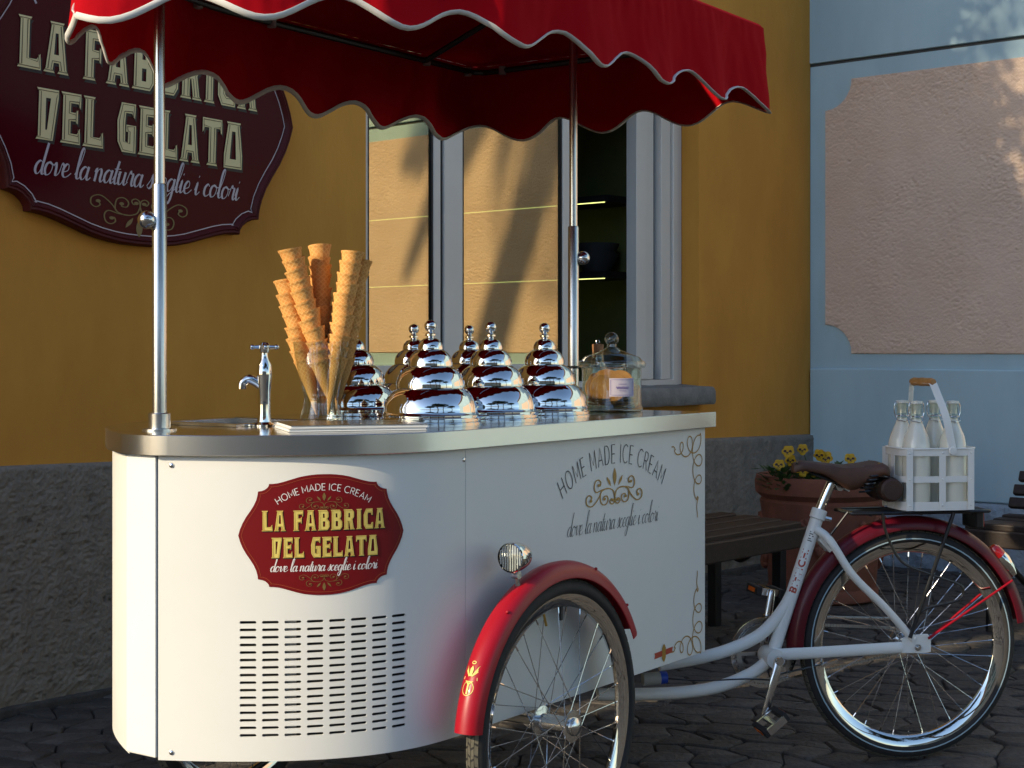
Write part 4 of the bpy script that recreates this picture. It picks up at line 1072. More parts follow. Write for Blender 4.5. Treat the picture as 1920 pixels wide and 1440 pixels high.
m_ = MB(); vp = PN(math.radians(78), .268, 0); m_.tube([vp, PN(math.radians(78), .235, .004)], .003, 8); m_.build('valve', 'brass', wn)
m_ = MB(); vp = PN(math.radians(97), .25, -.01); m_.box(vp, fwd*.004, CN*.004, Z*.018); m_.build('spoke_reflector', 'slotdark', wn, smooth=0)
def fender(name, P, a0, a1, material, rm=.352, hw=.030, n=60, crown=.020):
    prof = [(-1, -.020), (-1.0, -.006), (-.82, .006), (-.5, .014), (0, .0175), (.5, .014), (.82, .006), (1.0, -.006), (1, -.020)]
    pin = [(x*.94, y-.0016) for x, y in reversed(prof)]
    al = prof+pin; m_ = MB(); L = len(al)
    m_.grid(lambda i, j: P(a0+(a1-a0)*i/(n-1), rm+al[j % L][1], al[j % L][0]*hw), n, L+1)
    k = len(m_.v); 
    for i in (0, n-1):
        for j in range(len(prof)-1): m_.f.append((i*(L+1)+j, i*(L+1)+j+1, i*(L+1)+L-2-j, i*(L+1)+L-1-j))
    return m_.build(name, material, tri, smooth=40)
def fsurf(P, a, l, off, rm=.352, hw=.030):
    x = abs(l)/hw; y = .0175-.0115*(x/.82)**2 if x < .82 else .006-.012*(x-.82)/.18
    return P(a, rm+y+off, l)
# wheel-local angle: 0 = forward (towards the nose), 90 = up
ff = fender('front_fender', PN, math.radians(8), math.radians(153), 'redpaint'); fender('front_fender', PF, math.radians(8), math.radians(153), 'redpaint')
for P_, lt, par in ((PN, CN, ff),):
    for a in (52, 112, 140): m_ = MB(); m_.ball(P_(math.radians(a), .364, .020), .004, 8, 6); m_.build('rivet', 'redpaint', par)
# emblem on the fender
am = math.radians(26)
def fe(x, y, off): return fsurf(PN, am+y/.37, x, off)
m_ = MB()
ribbon(m_, arc(0, -.022, .013, .015, 0, 360, 20), .0016, fe, .0008)
for sg_ in (1, -1):
    for k in range(4): flat_loops(m_, [[(sg_*.003, .006), (sg_*(.010+.002*k), .018+.004*k), (sg_*(.015-.001*k), .022+.003*k-.006), (sg_*.004, .002)]], fe, .0008+.0001*k)
flat_loops(m_, [[(-.003, .004), (.003, .004), (.004, .020), (0, .027), (-.004, .020)]], fe, .0013)
flat_loops(m_, [[(-.017, -.003), (.017, -.003), (.016, .003), (-.016, .003)]], fe, .0014)
flat_loops(m_, [[(-.010, -.006), (.010, -.006), (.002, -.014), (.002, -.034), (-.002, -.034), (-.002, -.014)]], fe, .0009)
ribbon(m_, arc(0, .034, .0045, .003, 0, 360, 12), .0018, fe, .0008)
m_.build('eagle_emblem', 'lettergold', ff, smooth=0)
# headlamp
hu, hz = cart_px(957, 1046, .500); hb = cart(hu, .500, hz); ax = (-CD+V(.0, -.08)).normalized()
m_ = MB(); m_.lathe([(.0005, -.072), (.010, -.070), (.020, -.060), (.028, -.044), (.032, -.024), (.0335, -.006), (.0335, .0), (.0315, .002)], hb, ax, 36); hl = m_.build('headlamp', 'chrome', tri)
m_ = MB(); m_.lathe([(0, .006), (.012, .005), (.024, .003), (.0312, 0)], hb, ax, 32); m_.build('lens', 'lens_glass', hl)
m_ = MB(); m_.lathe([(0, -.040), (.010, -.036), (.020, -.024), (.030, -.003)], hb, ax, 32); m_.build('reflector', 'chromedull', hl)
m_ = MB(); s_, up_ = frame_of(ax)
for k in range(-4, 5): m_.box(hb+s_*k*.0062+ax*-.001, s_*.0011, up_*math.sqrt(max(0, .029**2-(k*.0062)**2)), ax*.0018)
m_.build('lens_ribs', 'lens_frost', hl, smooth=0)
m_ = MB(); m_.tube([hb-Z*.030-ax*.018, hb-Z*.050-ax*.026, PN(math.radians(65), .368, 0)], .006, 8); m_.lathe([(0, .008), (.009, .008), (.009, -.008), (0, -.008)], hb-Z*.040-ax*.024, CN, 12); m_.build('bracket', 'chromedull', hl)
# axle and chassis under the box
m_ = MB(); m_.tube([cart(WU, WV-.02, .33), cart(WU, -WV+.02, .33)], .012, 10); m_.build('axle', 'alloy', tri)
for v in (-.22, .22):
    m_ = MB(); m_.bar(cart(.35, v, ZB0-.012), cart(1.45, v, ZB0-.012), .04, .034); m_.build('chassis_bar', 'slotdark', tri, smooth=0)
    m_ = MB(); m_.bar(cart(WU, v*1.98, .325), cart(WU, v*1.7, ZB0+.004), .03, .012, CD); m_.build('axle_bracket', 'alloy', tri, smooth=0)

# ---------------------------------------------------------------- rear bicycle
def bp(path, q=0.0): return [bk(x, y, q) for x, y in path]
m_ = MB()
BBp = bk(1446, 1231, .0)
m_.tube([bk(1536, 958), bk(1450, 1222)], [.0185, .0185], 16); frame = m_.build('frame', 'whitetrim', tri)
m_ = MB(); m_.tube(crom([bk(1503, 1062), bk(1486, 1110), bk(1463, 1150), bk(1425, 1190), bk(1370, 1217), bk(1310, 1234), bk(1235, 1247)], 6), .0175, 14); m_.build('frame_tube', 'whitetrim', frame)
m_ = MB(); m_.tube(crom([bk(1447, 1232), bk(1410, 1262), bk(1345, 1288), bk(1270, 1299), bk(1180, 1302), bk(1120, 1302)], 6), .0175, 14); m_.build('frame_tube', 'whitetrim', frame)
m_ = MB(); m_.tube([BBp-BN*.040, BBp+BN*.040], .027, 20); m_.build('bottom_bracket', 'whitetrim', frame)
m_ = MB(); m_.lathe([(.0195, -.018), (.0225, -.016), (.0225, .010), (.0195, .012)], bk(1535, 962), bk(1536, 958)-bk(1450, 1222), 18); m_.build('seat_collar', 'whitetrim', frame)
m_ = MB(); a = bk(1555, 972, .0); m_.tube([bk(1541, 970), bk(1558, 974)], .006, 8); m_.build('clamp_bolt', 'chromedull', frame)
for q in (.055, -.055):
    m_ = MB(); m_.tube(crom([bk(1529, 992, q*.25), bk(1548, 1005, q*.5), bk(1566, 1028, q*.8), bk(1600, 1080, q), bk(1660, 1140, q), bk(1712, 1200, q)], 6), [.0125]*12+[.0115]*19, 12); m_.build('seat_stay', 'whitetrim', frame)
    m_ = MB(); c0 = bk(1470, 1226, q*.55); m_.tube(crom([bk(1452, 1228, q*.4), bk(1490, 1226, q*.8), bk(1560, 1222, q), bk(1690, 1214, q)], 5), [.017]*6+[.0165]*10, 14, flat=.55, side=Z); m_.build('chain_stay', 'whitetrim', frame)
    m_ = MB(); m_.loop_prism([bk(x, y, q) for x, y in ((1688, 1224), (1690, 1196), (1708, 1190), (1738, 1188), (1744, 1196), (1744, 1222), (1730, 1224))], BN*.006); m_.build('dropout', 'whitetrim', frame, smooth=0, bevel=.0015)
m_ = MB(); ax_ = bk(1730, 1216, .062); m_.lathe([(0, .018), (.005, .018), (.005, .010), (.0095, .010), (.0095, .002), (.013, .002), (.013, 0)], bike(0, .055, .33), BN, 12); m_.build('axle_nut', 'chromedull', frame)
# tube lettering
tdir = (bk(1536, 958)-bk(1450, 1222)).normalized(); tb_ = bk(1506, 1050); sdn = (BF*.62+BN*.78).normalized()
def tl(x, y, off):
    ang = -y/.0185; nrm = (BN*math.cos(.50+ang)+(-BF)*-1*math.sin(.50+ang)); nrm = (nrm-tdir*nrm.dot(tdir)).normalized(); return bk(1489, 1103)+tdir*x+nrm*(.0186+off)
m_ = MB(); x = -.01
for c in 'BIANCHI':
    for st_ in SANS[c][1]: ribbon(m_, [(x+p*.021, (q_-.5)*.017) for p, q_ in st_], .0045, tl, .0006)
    x += SANS[c][0]*.021+.008
m_.build('tube_lettering', 'orangered', frame, smooth=0)
m_ = MB(); pu = (bk(1528, 984)-bk(1536, 958))
for k, (dy, ln) in enumerate(((0, .014), (.006, .010), (.012, .014), (.02, .008), (.026, .012))): ribbon(m_, [(.168-dy, -.005), (.168-dy, -.005+ln)], .0026, tl, .0006+.0001*k)
m_.build('head_badge', 'ink', frame, smooth=0)
# seat post, saddle, bag
m_ = MB(); m_.tube([bk(1536, 958), bk(1560, 902)], .0135, 16); post = m_.build('seat_post', 'chrome', tri)
m_ = MB(); m_.lathe([(0, -.014), (.012, -.014), (.012, .014), (0, .014)], bk(1572, 912), BN, 14); m_.bar(bk(1566, 905), bk(1590, 918), .03, .012); m_.build('seat_clamp', 'chromedull', post)
sc0 = bk(1486, 859); sc1 = bk(1652, 872); SLn = (sc1-sc0).length; sx = (sc1-sc0).normalized(); sx.z = 0; sx.normalize()
def sad(f):      # half width, top z, drop along the length
    wv = .020+.058*max(0, (f-.35)/.65)**1.35*1.0+.012*math.sin(PI*min(1, f*1.2))
    if f > .93: wv *= 1-((f-.93)/.07)**2*.25
    if f < .06: wv *= .55+.45*f/.06
    tz = -.006+.012*f-.016*math.sin(PI*f)*.8
    tz = [(.0, -.008), (.08, .0), (.3, -.006), (.55, -.014), (.75, -.010), (.92, -.004), (1.0, -.012)]
    for (a, b), (c, d) in zip(tz, tz[1:]):
        if a <= f <= c: z = b+(d-b)*(f-a)/(c-a)
    dr = .018+.040*math.exp(-((f-.60)/.20)**2)+.006*f
    return wv, z, dr
m_ = MB(); NL, NK = 34, 15
zb_ = (sc0.z+sc1.z)/2+.006
def sp(i, j):
    f = i/(NL-1); wv, z, dr = sad(f); k = -1+2*j/(NK-1); a = abs(k)
    y = wv*(min(1, a/.62)) if a < .62 else wv*(1+.02*math.sin((a-.62)/.38*PI)); 
    zz = z-.010*min(1, a/.62)**2.2-(0 if a < .62 else dr*(a-.62)/.38)
    p = sc0+sx*SLn*f; return V(p.x, p.y, zb_+zz)+BN*y*(1 if k > 0 else -1)
m_.grid(sp, NL, NK)
m_.f.append(tuple((NL-1)*NK+j for j in range(NK))); m_.f.append(tuple(j for j in range(NK))[::-1])
saddle = m_.build('saddle', 'leather', tri, smooth=50); sm_ = saddle.modifiers.new('thick', 'SOLIDIFY'); sm_.thickness = .004
for f, a_ in ((.04, .3), (.90, .75), (.97, .35), (.93, -.75)):
    wv, z, dr = sad(f); p = sc0+sx*SLn*f; m_ = MB(); m_.ball(V(p.x, p.y, zb_+z-.006*abs(a_))+BN*wv*a_*.9, .0042, 8, 6, (1, 1, .5)); m_.build('rivet', 'brass', saddle)
m_ = MB()
for q in (.022, -.022): m_.tube(crom([bk(1492, 868, q*.4), bk(1525, 888, q*.8), bk(1560, 902, q), bk(1600, 908, q), bk(1632, 902, q*1.8), bk(1645, 890, q*2.2)], 5), .0035, 8)
m_.build('saddle_rail', 'blackmetal', saddle)
for q in (.045, -.045):
    m_ = MB(); c0 = bk(1622, 922, q); c1 = bk(1640, 886, q); pts = []
    for i in range(61):
        t = i/60; a = t*2*PI*5; d = c0.lerp(c1, t); pts.append(d+BF*.017*math.cos(a)+BN*.017*math.sin(a))
    m_.tube(pts, .0032, 6); m_.build('saddle_spring', 'blackmetal', saddle)
m_ = MB(); c = bk(1656, 915, 0); m_.lathe([(0, -.075), (.027, -.074), (.033, -.068), (.034, 0), (.033, .068), (.027, .074), (0, .075)], c, (BN+V(-.06, 0, 0)).normalized(), 24); bag = m_.build('tool_bag', 'bag', saddle)
for k in (-.035, .035):
    m_ = MB(); m_.lathe([(.0345, -.007), (.036, -.006), (.036, .006), (.0345, .007)], c+BN*k, BN, 24); m_.build('bag_strap', 'blackmetal', saddle)
# drivetrain on the far side
chq = -.050
CRc = BBp+BN*chq
def ring_(mb, c, r0, r1, th, n=48): mb.lathe([(r0, -th), (r1, -th), (r1, th), (r0, th)], c, BN, n, closed_prof=True)
m_ = MB(); ring_(m_, CRc, .072, .086, .0016); 
for k in range(5):
    a = 2*PI*k/5; e = BF*math.cos(a)+Z*math.sin(a); m_.bar(CRc, CRc+e*.076, .010, .005, BN)
crk = m_.build('chainring', 'alloy', tri)
m_ = MB(); ring_(m_, CRc-BN*.010, .086, .101, .003); m_.build('chain_guard_ring', 'chromedull', crk)
m_ = MB()
for k in range(40):
    a = 2*PI*k/40; m_.box(CRc+(BF*math.cos(a)+Z*math.sin(a))*.089, BF*.0022, BN*.0014, Z*.0022)
tag(m_.build('chainring_teeth', 'alloy', crk, smooth=0), kind='stuff')
rear_c = bike(0, chq, .33); m_ = MB(); m_.lathe([(0, -.010), (.034, -.006), (.036, 0), (.034, .006), (0, .008)], rear_c, BN, 24); m_.build('sprocket', 'alloy', crk)
m_ = MB()
for sg_ in (1, -1): 
    p, q = CRc+Z*.088*sg_, rear_c+Z*.035*sg_; n_ = 46
    for k in range(n_):
        a, b = p.lerp(q, k/n_), p.lerp(q, (k+.8)/n_); m_.bar(a, b, .005, .0075)
tag(m_.build('chain', 'alloy', crk, smooth=0), kind='stuff')
m_ = MB(); m_.bar(CRc+Z*.106-BN*.008, rear_c+Z*.062-BN*.008, .024, .004); m_.build('chain_cover', 'chromedull', crk, smooth=0)
def crank(q, tip, reflector):
    root = BBp+BN*q; d = (tip-root)
    m_ = MB(); m_.tube([root-d.normalized()*.008, root, root+d*.5, tip, tip+d.normalized()*.008], [.010, .0145, .0115, .011, .007], 12, flat=.55, side=d.cross(BN).normalized()); ck = m_.build('crank', 'chromedull', tri)
    m_ = MB(); m_.lathe([(0, .011), (.011, .011), (.013, .006), (.013, -.006)], root, BN*(1 if q > 0 else -1), 16); m_.build('crank_cap', 'chromedull', ck)
    o_ = 1 if q > 0 else -1; pc = tip+BN*.052*o_; sl_ = (BF*.80+Z*(-.6 if q > 0 else .12)).normalized(); up_ = BN.cross(sl_).normalized()
    m_ = MB(); m_.tube([tip, pc+BN*.045*o_], .007, 10); m_.box(pc+BN*.046*o_, sl_*.030, BN*.004, up_*.010); m_.box(pc-BN*.038*o_, sl_*.030, BN*.004, up_*.010); m_.box(pc, sl_*.006, BN*.040, up_*.009)
    pd = m_.build('pedal', 'chromedull', ck, smooth=30)
    for s_ in (1, -1):
        m_ = MB(); m_.box(pc+sl_*.034*s_, sl_*.008, BN*.046, up_*.0125); m_.build('pedal_rubber', 'rubber', ck, smooth=0, bevel=.003)
        m_ = MB(); m_.box(pc+sl_*.0425*s_, sl_*.0012, BN*.026, up_*.006); m_.build('pedal_reflector', 'amber', ck, smooth=0)
crank(.062, bk(1433, 1345, .062), True)
crank(-.066, bk(1447, 1112, -.066), True)
# fenders, rack, lights
PRf = lambda a, r, l: PR(a, r, l)
rfd = fender('rear_fender', PR, math.radians(-4), math.radians(171), 'marooncoat', rm=.353, hw=.031)
for q in (.034, -.034):
    m_ = MB(); m_.tube([bk(1741, 1197, q*1.9), PR(math.radians(150), .356, q)], .0035, 8); m_.build('fender_stay', 'redpaint', rfd)
m_ = MB(); m_.loop_prism([bk(x, y, .02) for x, y in ((1540, 1003), (1562, 1030), (1556, 1036), (1536, 1014))], BN*-.04); m_.build('fender_bracket', 'whitetrim', rfd, smooth=0)
tl_a = math.radians(141); tlp = PR(tl_a, .372, 0); rd = (PR(tl_a, 1, 0)-PR(tl_a, 0, 0)).normalized(); tn = rd.cross(BN).normalized()
if tn.z < 0: tn = -tn
m_ = MB(); m_.lathe([(0, .060), (.012, .056), (.020, .040), (.024, .018), (.022, -.012), (.012, -.040), (0, -.045)], tlp+rd*.004-tn*.02, tn, 20); tlm = m_.build('tail_lamp', 'chrome', tri)
m_ = MB(); m_.lathe([(0, .036), (.010, .034), (.018, .024), (.0215, .006), (.0215, 0)], tlp+rd*.004+tn*.014, tn, 20); m_.build('tail_lens', 'redlens', tlm)
zr = bk(1700, 957).z
ra, rb2 = bk(1586, 957), bk(1832, 952)
m_ = MB(); hwk = .062
fra = [V(p.x, p.y, zr) for p in crom([ra-BN*.045, ra+BN*.045, ra+BN*hwk-BF*.03, rb2+BN*hwk+BF*.03, rb2+BN*.045, rb2-BN*.045, rb2-BN*hwk+BF*.03, ra-BN*hwk-BF*.03], 4, True)]
m_.tube(fra, .0055, 8, closed=True); rack = m_.build('luggage_rack', 'blackmetal', tri)
for k in (-.025, .025, 0):
    m_ = MB(); a_, b_ = ra+BN*k, rb2+BN*k; m_.tube([V(a_.x, a_.y, zr), V(b_.x, b_.y, zr)], .0045, 8); m_.build('rack_bar', 'blackmetal', rack)
for f in (.12, .5, .88):
    c = ra.lerp(rb2, f); m_ = MB(); m_.tube([V(c.x, c.y, zr-.004)+BN*hwk, V(c.x, c.y, zr-.004)-BN*hwk], .0045, 8); m_.build('rack_bar', 'blackmetal', rack)
for q in (.066, -.066):
    m_ = MB(); m_.tube([bk(1788, 962, q), bk(1706, 1196, q)], .0058, 8); m_.build('rack_strut', 'blackmetal', rack)
    m_ = MB(); m_.tube(crom([bk(1655, 962, q), bk(1662, 1000, q), bk(1690, 1052, q), bk(1740, 1075, q), bk(1795, 1094, q), bk(1806, 1108, q), bk(1795, 1126, q), bk(1740, 1140, q), bk(1722, 1152, q)], 5), .0042, 8); m_.build('side_loop', 'blackmetal', rack)
    m_ = MB(); m_.tube([bk(1590, 960, q*.8), bk(1552, 1010, q*.5)], .0035, 8); m_.build('rack_strut', 'blackmetal', rack)
m_ = MB(); c = bk(1824, 972, 0); m_.box(c, BF*.012, BN*.045, Z*.024); m_.build('reflector_holder', 'blackmetal', rack, smooth=0, bevel=.004)
m_ = MB(); m_.box(c-BF*.0135, BF*.0015, BN*.040, Z*.020); m_.build('rear_reflector', 'redlens', rack, smooth=0)
# steering pivot cap and brake cable
m_ = MB(); a_, b_ = bk(1205, 1274, .03), bk(1238, 1271, .03); m_.tube([a_, b_], .018, 16); pv = m_.build('pivot_housing', 'greyplastic', tri)
m_ = MB(); m_.tube([bk(1237, 1271, .03), bk(1250, 1270, .03)], [.0185, .0165], 16); m_.build('end_cap', 'bluecap', pv)
m_ = MB(); m_.tube(crom([bk(1250, 1272, .03), bk(1320, 1276, .03), bk(1400, 1273, .03), bk(1455, 1276, .03)], 4), .0022, 6); m_.build('brake_cable', 'blackmetal', pv)
m_ = MB(); m_.tube([bk(1462, 1264, .02), bk(1500, 1255, .02), bk(1552, 1243, .02)], .003, 8); m_.bar(bk(1540, 1248, .02), bk(1570, 1238, .02), .012, .008); m_.box(bk(1466, 1258, .01), BF*.010, BN*.01, Z*.014); m_.build('brake_linkage', 'chromedull', pv, smooth=30)
# ================================================================ things on the counter
def dome(prof_pts, seg=56): return MB().lathe(prof_pts, seg=seg)
def bulge(r0, z0, r1, z1, n=9):       # quarter dome from (r0,z0) at the bottom up to (r1,z1)
    a = .5*r1; t1 = math.acos((r1-a)/(r0-a)); H = (z1-z0)/(math.sin(t1)+math.sin(.03)); o = []      # slice of an ellipsoid, tucked in a little at its foot
    for i in range(n+1):
        t = -.03+(t1+.03)*i/n; o.append((a+(r0-a)*math.cos(t), z0+H*(math.sin(t)+math.sin(.03))))
    return o
LR = .113
pr = [(LR*.96, .0), (LR*1.04, .001), (LR*1.045, .006), (LR*1.0, .009), (LR*1.0, .013), (LR*1.015, .016), (LR*.985, .019)]
pr += bulge(LR*.975, .022, LR*.70, .076)
pr += [(LR*.715, .0775)]+bulge(LR*.715, .081, LR*.45, .127)
pr += [(LR*.462, .1285)]+bulge(LR*.462, .131, LR*.25, .166)
pr += [(LR*.262, .1675)]+bulge(LR*.262, .169, LR*.075, .194)
pr += [(LR*.07, .197), (LR*.11, .199), (LR*.11, .203), (LR*.065, .206)]
bz, br_ = .2215, .0142
pr += [(br_*math.sin(a), bz-br_*math.cos(a)) for a in [.45+(PI-.45)*i/12 for i in range(13)]]
lid_me, _ = MB().lathe([(0, .0)]+pr, seg=64).mesh('domed_lid', 'chrome', 28, False)
lab = ['polished domed steel lid in front row, closest to the tap', 'polished domed steel lid in the middle of the front row', 'polished domed steel lid in front row, next to the glass jar',
       'polished domed steel lid partly hidden behind the waffle cone vase', 'polished domed steel lid in the middle of the back row', 'polished domed steel lid in back row, end nearest the window jar']
lab[5] = 'polished domed steel lid at the end of the back row away from the cones'
for (u, v), lb_ in zip(lidpos, lab): tag(inst('domed_lid', lid_me, Matrix.Translation(cart(u, v, ZC+.0062))), lb_, 'lid', 'domed lids on the counter')

# vase of cones
VC = V((602-CXP)/FPX*3.80, 3.80, ZC)
m_ = MB(); m_.lathe([(0, 0), (.046, 0), (.052, .004), (.050, .014), (.043, .038), (.042, .052), (.046, .075), (.056, .115), (.065, .155), (.0705, .192), (.0690, .192), (.0635, .155), (.0545, .115), (.0445, .075), (.0405, .052), (.0415, .038), (.046, .014), (.0, .010)], VC, Z, 48)
vase = m_.build('glass_vase', 'clear_glass', None, smooth=50); tag(vase, 'clear glass vase holding the stacks of waffle cones', 'vase')
CL, CR_ = .142, .0272; NSg, NRw = 96, 56
def cpt(i, j):
    a = 2*PI*i/NSg; f = j/(NRw-1); r = .0022+(CR_-.0022)*f; z = CL*f
    k1 = (a/(2*PI)*12+f*12+.5) % 1; k2 = (a/(2*PI)*12-f*12+.5) % 1
    rid = max(max(0, 1-abs(k1-.5)/.2), max(0, 1-abs(k2-.5)/.2))
    lip = .0012 if f > .955 else 0
    wav = .0010*math.sin(a*1+.6)*f
    return V(math.cos(a)*(r+.0006*rid*f+lip+wav), math.sin(a)*(r+.0006*rid*f+lip+wav), z+.0022*math.sin(a)*f*f)
m_ = MB(); m_.grid(cpt, NSg, NRw, True)
m_.grid(lambda i, j: V(math.cos(2*PI*i/NSg)*((.0004, CR_-.0017)[j]), math.sin(2*PI*i/NSg)*((.0004, CR_-.0017)[j]), (.012, CL)[j]+(.0022*math.sin(2*PI*i/NSg) if j else 0)), NSg, 2, True)
m_.grid(lambda i, j: V(math.cos(2*PI*i/NSg)*((CR_-.0017, CR_+.0005)[j]), math.sin(2*PI*i/NSg)*((CR_-.0017, CR_+.0005)[j]), CL+.0022*math.sin(2*PI*i/NSg)), NSg, 2, True)
cone_me, _ = m_.mesh('waffle_cone', 'waffle', 50, False)
px2m = 3.80/FPX
STK = [((630, 781), (546, 470), -.004, -.034, 'of the tall stack leaning across the vase front'),
       ((592, 780), (535, 528), .010, .006, 'of the shorter stack leaning out behind the front one'),
       ((603, 781), (599, 461), .022, .046, 'of the upright stack at the vase back'),
       ((617, 781), (659, 474), -.012, -.004, 'of the stack leaning towards the domed lids'),
       ((626, 780), (675, 491), .020, .040, 'of the half hidden stack behind the lid-side one')]
rc_ = random.Random(4); ORD = [0, 'second', 'third', 'fourth', 'fifth', 'sixth', 'seventh', 'eighth', 'ninth', 'tenth', 'eleventh', 'twelfth', 'thirteenth']
for (bx, by), (tx, ty), d0, d1, lb_ in STK:
    p0_ = V((bx-CXP)/FPX*3.80, 3.80+d0, ZC+.012); p1_ = V((tx-CXP)/FPX*(3.80+d1), 3.80+d1, EYE-(ty-HYP)/FPX*(3.80+d1))
    ax = (p1_-p0_).normalized(); L = (p1_-p0_).length; n_ = int((L-CL)/.0245); stp = (L-CL)/n_; s_, u_ = frame_of(ax)
    for k in range(n_+1):
        a = rc_.uniform(0, 2*PI); jit = V(rc_.uniform(-1, 1), rc_.uniform(-1, 1), 0)*.0009
        s2 = s_*math.cos(a)+u_*math.sin(a); a2 = (ax+V(rc_.uniform(-1, 1), rc_.uniform(-1, 1), 0)*.018).normalized(); s2 = (s2-a2*s2.dot(a2)).normalized()
        sc = rc_.uniform(.985, 1.03)
        tag(inst('waffle_cone', cone_me, basis(s2*sc, a2.cross(s2)*sc, a2*sc, p0_+ax*(stp*k+rc_.uniform(-.003, .003)*(k > 0))+jit)), ('topmost waffle cone ' if k == n_ else 'bottom waffle cone ' if k == 0 else 'waffle cone %s from the top ' % ORD[n_-k])+lb_, 'waffle cone', 'waffle cones in the glass vase')

# menus
me0 = V((541-CXP)/FPX*3.225, 3.225, ZC); e1 = V(.957, .29); e2 = V(-.29, .957)
for k, (lb_, dx) in enumerate((('closed menu booklet lying flat on the counter under another', 0.0), ('closed menu booklet with white page edges on top of another', .004))):
    z0 = ZC+.0006+k*.0068; b = me0+e1*dx+e2*dx*.5
    mn = thing('menu_booklet', lb_, 'menu', V(b.x, b.y, z0), 'menus on the counter')
    def quad(mb, z0_, z1_, ins): mb.hexa([V((b+e1*a+e2*c).x, (b+e1*a+e2*c).y, z) for z in (z0_, z1_) for a, c in ((ins, ins), (.297-ins, ins), (.297-ins, .21), (ins, .21))])
    m_ = MB(); quad(m_, z0+.0009, z0+.0052, .002); m_.build('pages', 'paperwhite', mn, smooth=0)
    for zz in (z0, z0+.0053): m_ = MB(); quad(m_, zz, zz+.0008, 0); m_.build('cover', 'menucover' if (k and zz > z0) else 'paperwhite', mn, smooth=0)

# cookie jar
ju, jv = cart_row(1147, .19), .19; JC = cart(ju, jv, ZC)
jar = thing('glass_jar', 'round lidded glass jar of wafer biscuits with a lilac label', 'jar', JC)
JR = .084
m_ = MB(); m_.lathe([(0, 0), (JR*.95, 0), (JR*1.03, .004), (JR*1.03, .011), (JR*.985, .018), (JR*.985, .115), (JR*1.0, .121), (JR*.96, .121), (JR*.945, .115), (JR*.945, .022), (JR*.8, .012), (0, .012)], JC, Z, 56); jb = m_.build('jar_body', 'jar_glass', jar, smooth=40)
lz = .1215
m_ = MB(); m_.lathe([(JR*.9, lz), (JR*1.10, lz+.001), (JR*1.13, lz+.010), (JR*1.10, lz+.018), (JR*1.0, lz+.021), (JR*.92, lz+.030), (JR*.6, lz+.040), (JR*.3, lz+.050), (JR*.16, lz+.058), (JR*.15, lz+.066)]+[(.0195*math.sin(a), lz+.080-.0195*math.cos(a)) for a in [.75+(PI-.75)*i/10 for i in range(11)]], JC, Z, 56); m_.build('jar_lid', 'jar_glass', jar, smooth=40)
dcam = (V(0, 0)-JC); dcam.z = 0; a_c = math.atan2(dcam.y, dcam.x)
def jlab(x, z, off): a = a_c+.36+x/JR; r = JR*.985+.0008+off; return JC+V(math.cos(a)*r, math.sin(a)*r, z)
m_ = MB(); m_.grid(lambda i, j: jlab(-.037+.074*i/14, .044+.050*j, 0), 15, 2); lbl = m_.build('label', 'paperlabel', jar)
m_ = MB()
ribbon(m_, [(-.033+.066*i/10, .048) for i in range(11)]+[(.033, .090)]+[(.033-.066*i/10, .090) for i in range(11)]+[(-.033, .048)], .0009, jlab, .0005)
ribbon(m_, [(-.018+.036*i/40, .068+.004*math.sin(i*1.35)) for i in range(41)], .0011, jlab, .0006); ribbon(m_, [(-.010+.02*i/20, .060+.0012*math.sin(i*1.9)) for i in range(21)], .0007, jlab, .0006); ribbon(m_, [(-.012+.024*i/20, .078+.001*math.sin(i*2.2)) for i in range(21)], .0007, jlab, .0006)
m_.build('label_print', 'labelink', lbl, smooth=0)
wf_ = MB(); NRg = 40
def wpt(i, j):
    a = 2*PI*i/NRg; r, z = ((.0, .0025), (.015, .0025), (.030, .0025), (.0405, .0022), (.042, 0), (.0405, -.0022), (.0, -.0025))[j]
    x, y = r*math.cos(a), r*math.sin(a); g = .0007*(1 if (x*170 % 1 < .28 or y*170 % 1 < .28) else 0); return V(x, y, z+g+x*x*2.2)
wf_.grid(wpt, NRg, 7, True); wafer_me, _ = wf_.mesh('wafer_biscuit', 'wafer', 40, False)
rw = random.Random(9)
wl = [((-.028, -.030, .020+.0055*i), (rw.uniform(-.12, .12), rw.uniform(-.1, .1))) for i in range(3)]+[((.026, .018, .020+.0055*i), (rw.uniform(-.1, .1), rw.uniform(-.1, .1))) for i in range(3)]
stand = [(-.034, -.026, .062, 1.25, .25), (-.018, -.040, .064, 1.35, .05), (.004, -.042, .068, 1.2, -.1), (-.040, .005, .066, 1.3, .9), (-.012, -.010, .080, 1.1, .1), (.020, -.008, .076, 1.2, -.2), (.030, .015, .066, 1.3, -.6), (.0, .03, .07, 1.35, .0)]
side_v = dcam.normalized().cross(Z)
nw = 0
for (x, y, z), (rx, ry) in wl:
    p = JC+side_v*-x*.9+dcam.normalized()*-y*.5+Z*z
    tag(inst('wafer_biscuit', wafer_me, Matrix.Translation(p) @ Matrix.Rotation(rx, 4, 'X') @ Matrix.Rotation(ry, 4, 'Y')), 'round wafer biscuit lying flat at the bottom of the glass jar', 'biscuit', 'flat wafer biscuits in the jar')
for x, y, z, tl_, rz_ in stand:
    fr_v = dcam.normalized(); p = JC+side_v*-x+fr_v*-y*.8+Z*z
    nrm = (fr_v*math.sin(tl_)+Z*math.cos(tl_)); nrm = Matrix.Rotation(rz_, 3, 'Z') @ nrm; s_, u_ = frame_of(nrm)
    tag(inst('wafer_biscuit', wafer_me, basis(s_, u_, nrm, p)), 'round wafer biscuit standing upright inside the glass jar', 'biscuit', 'upright wafer biscuits in the jar')
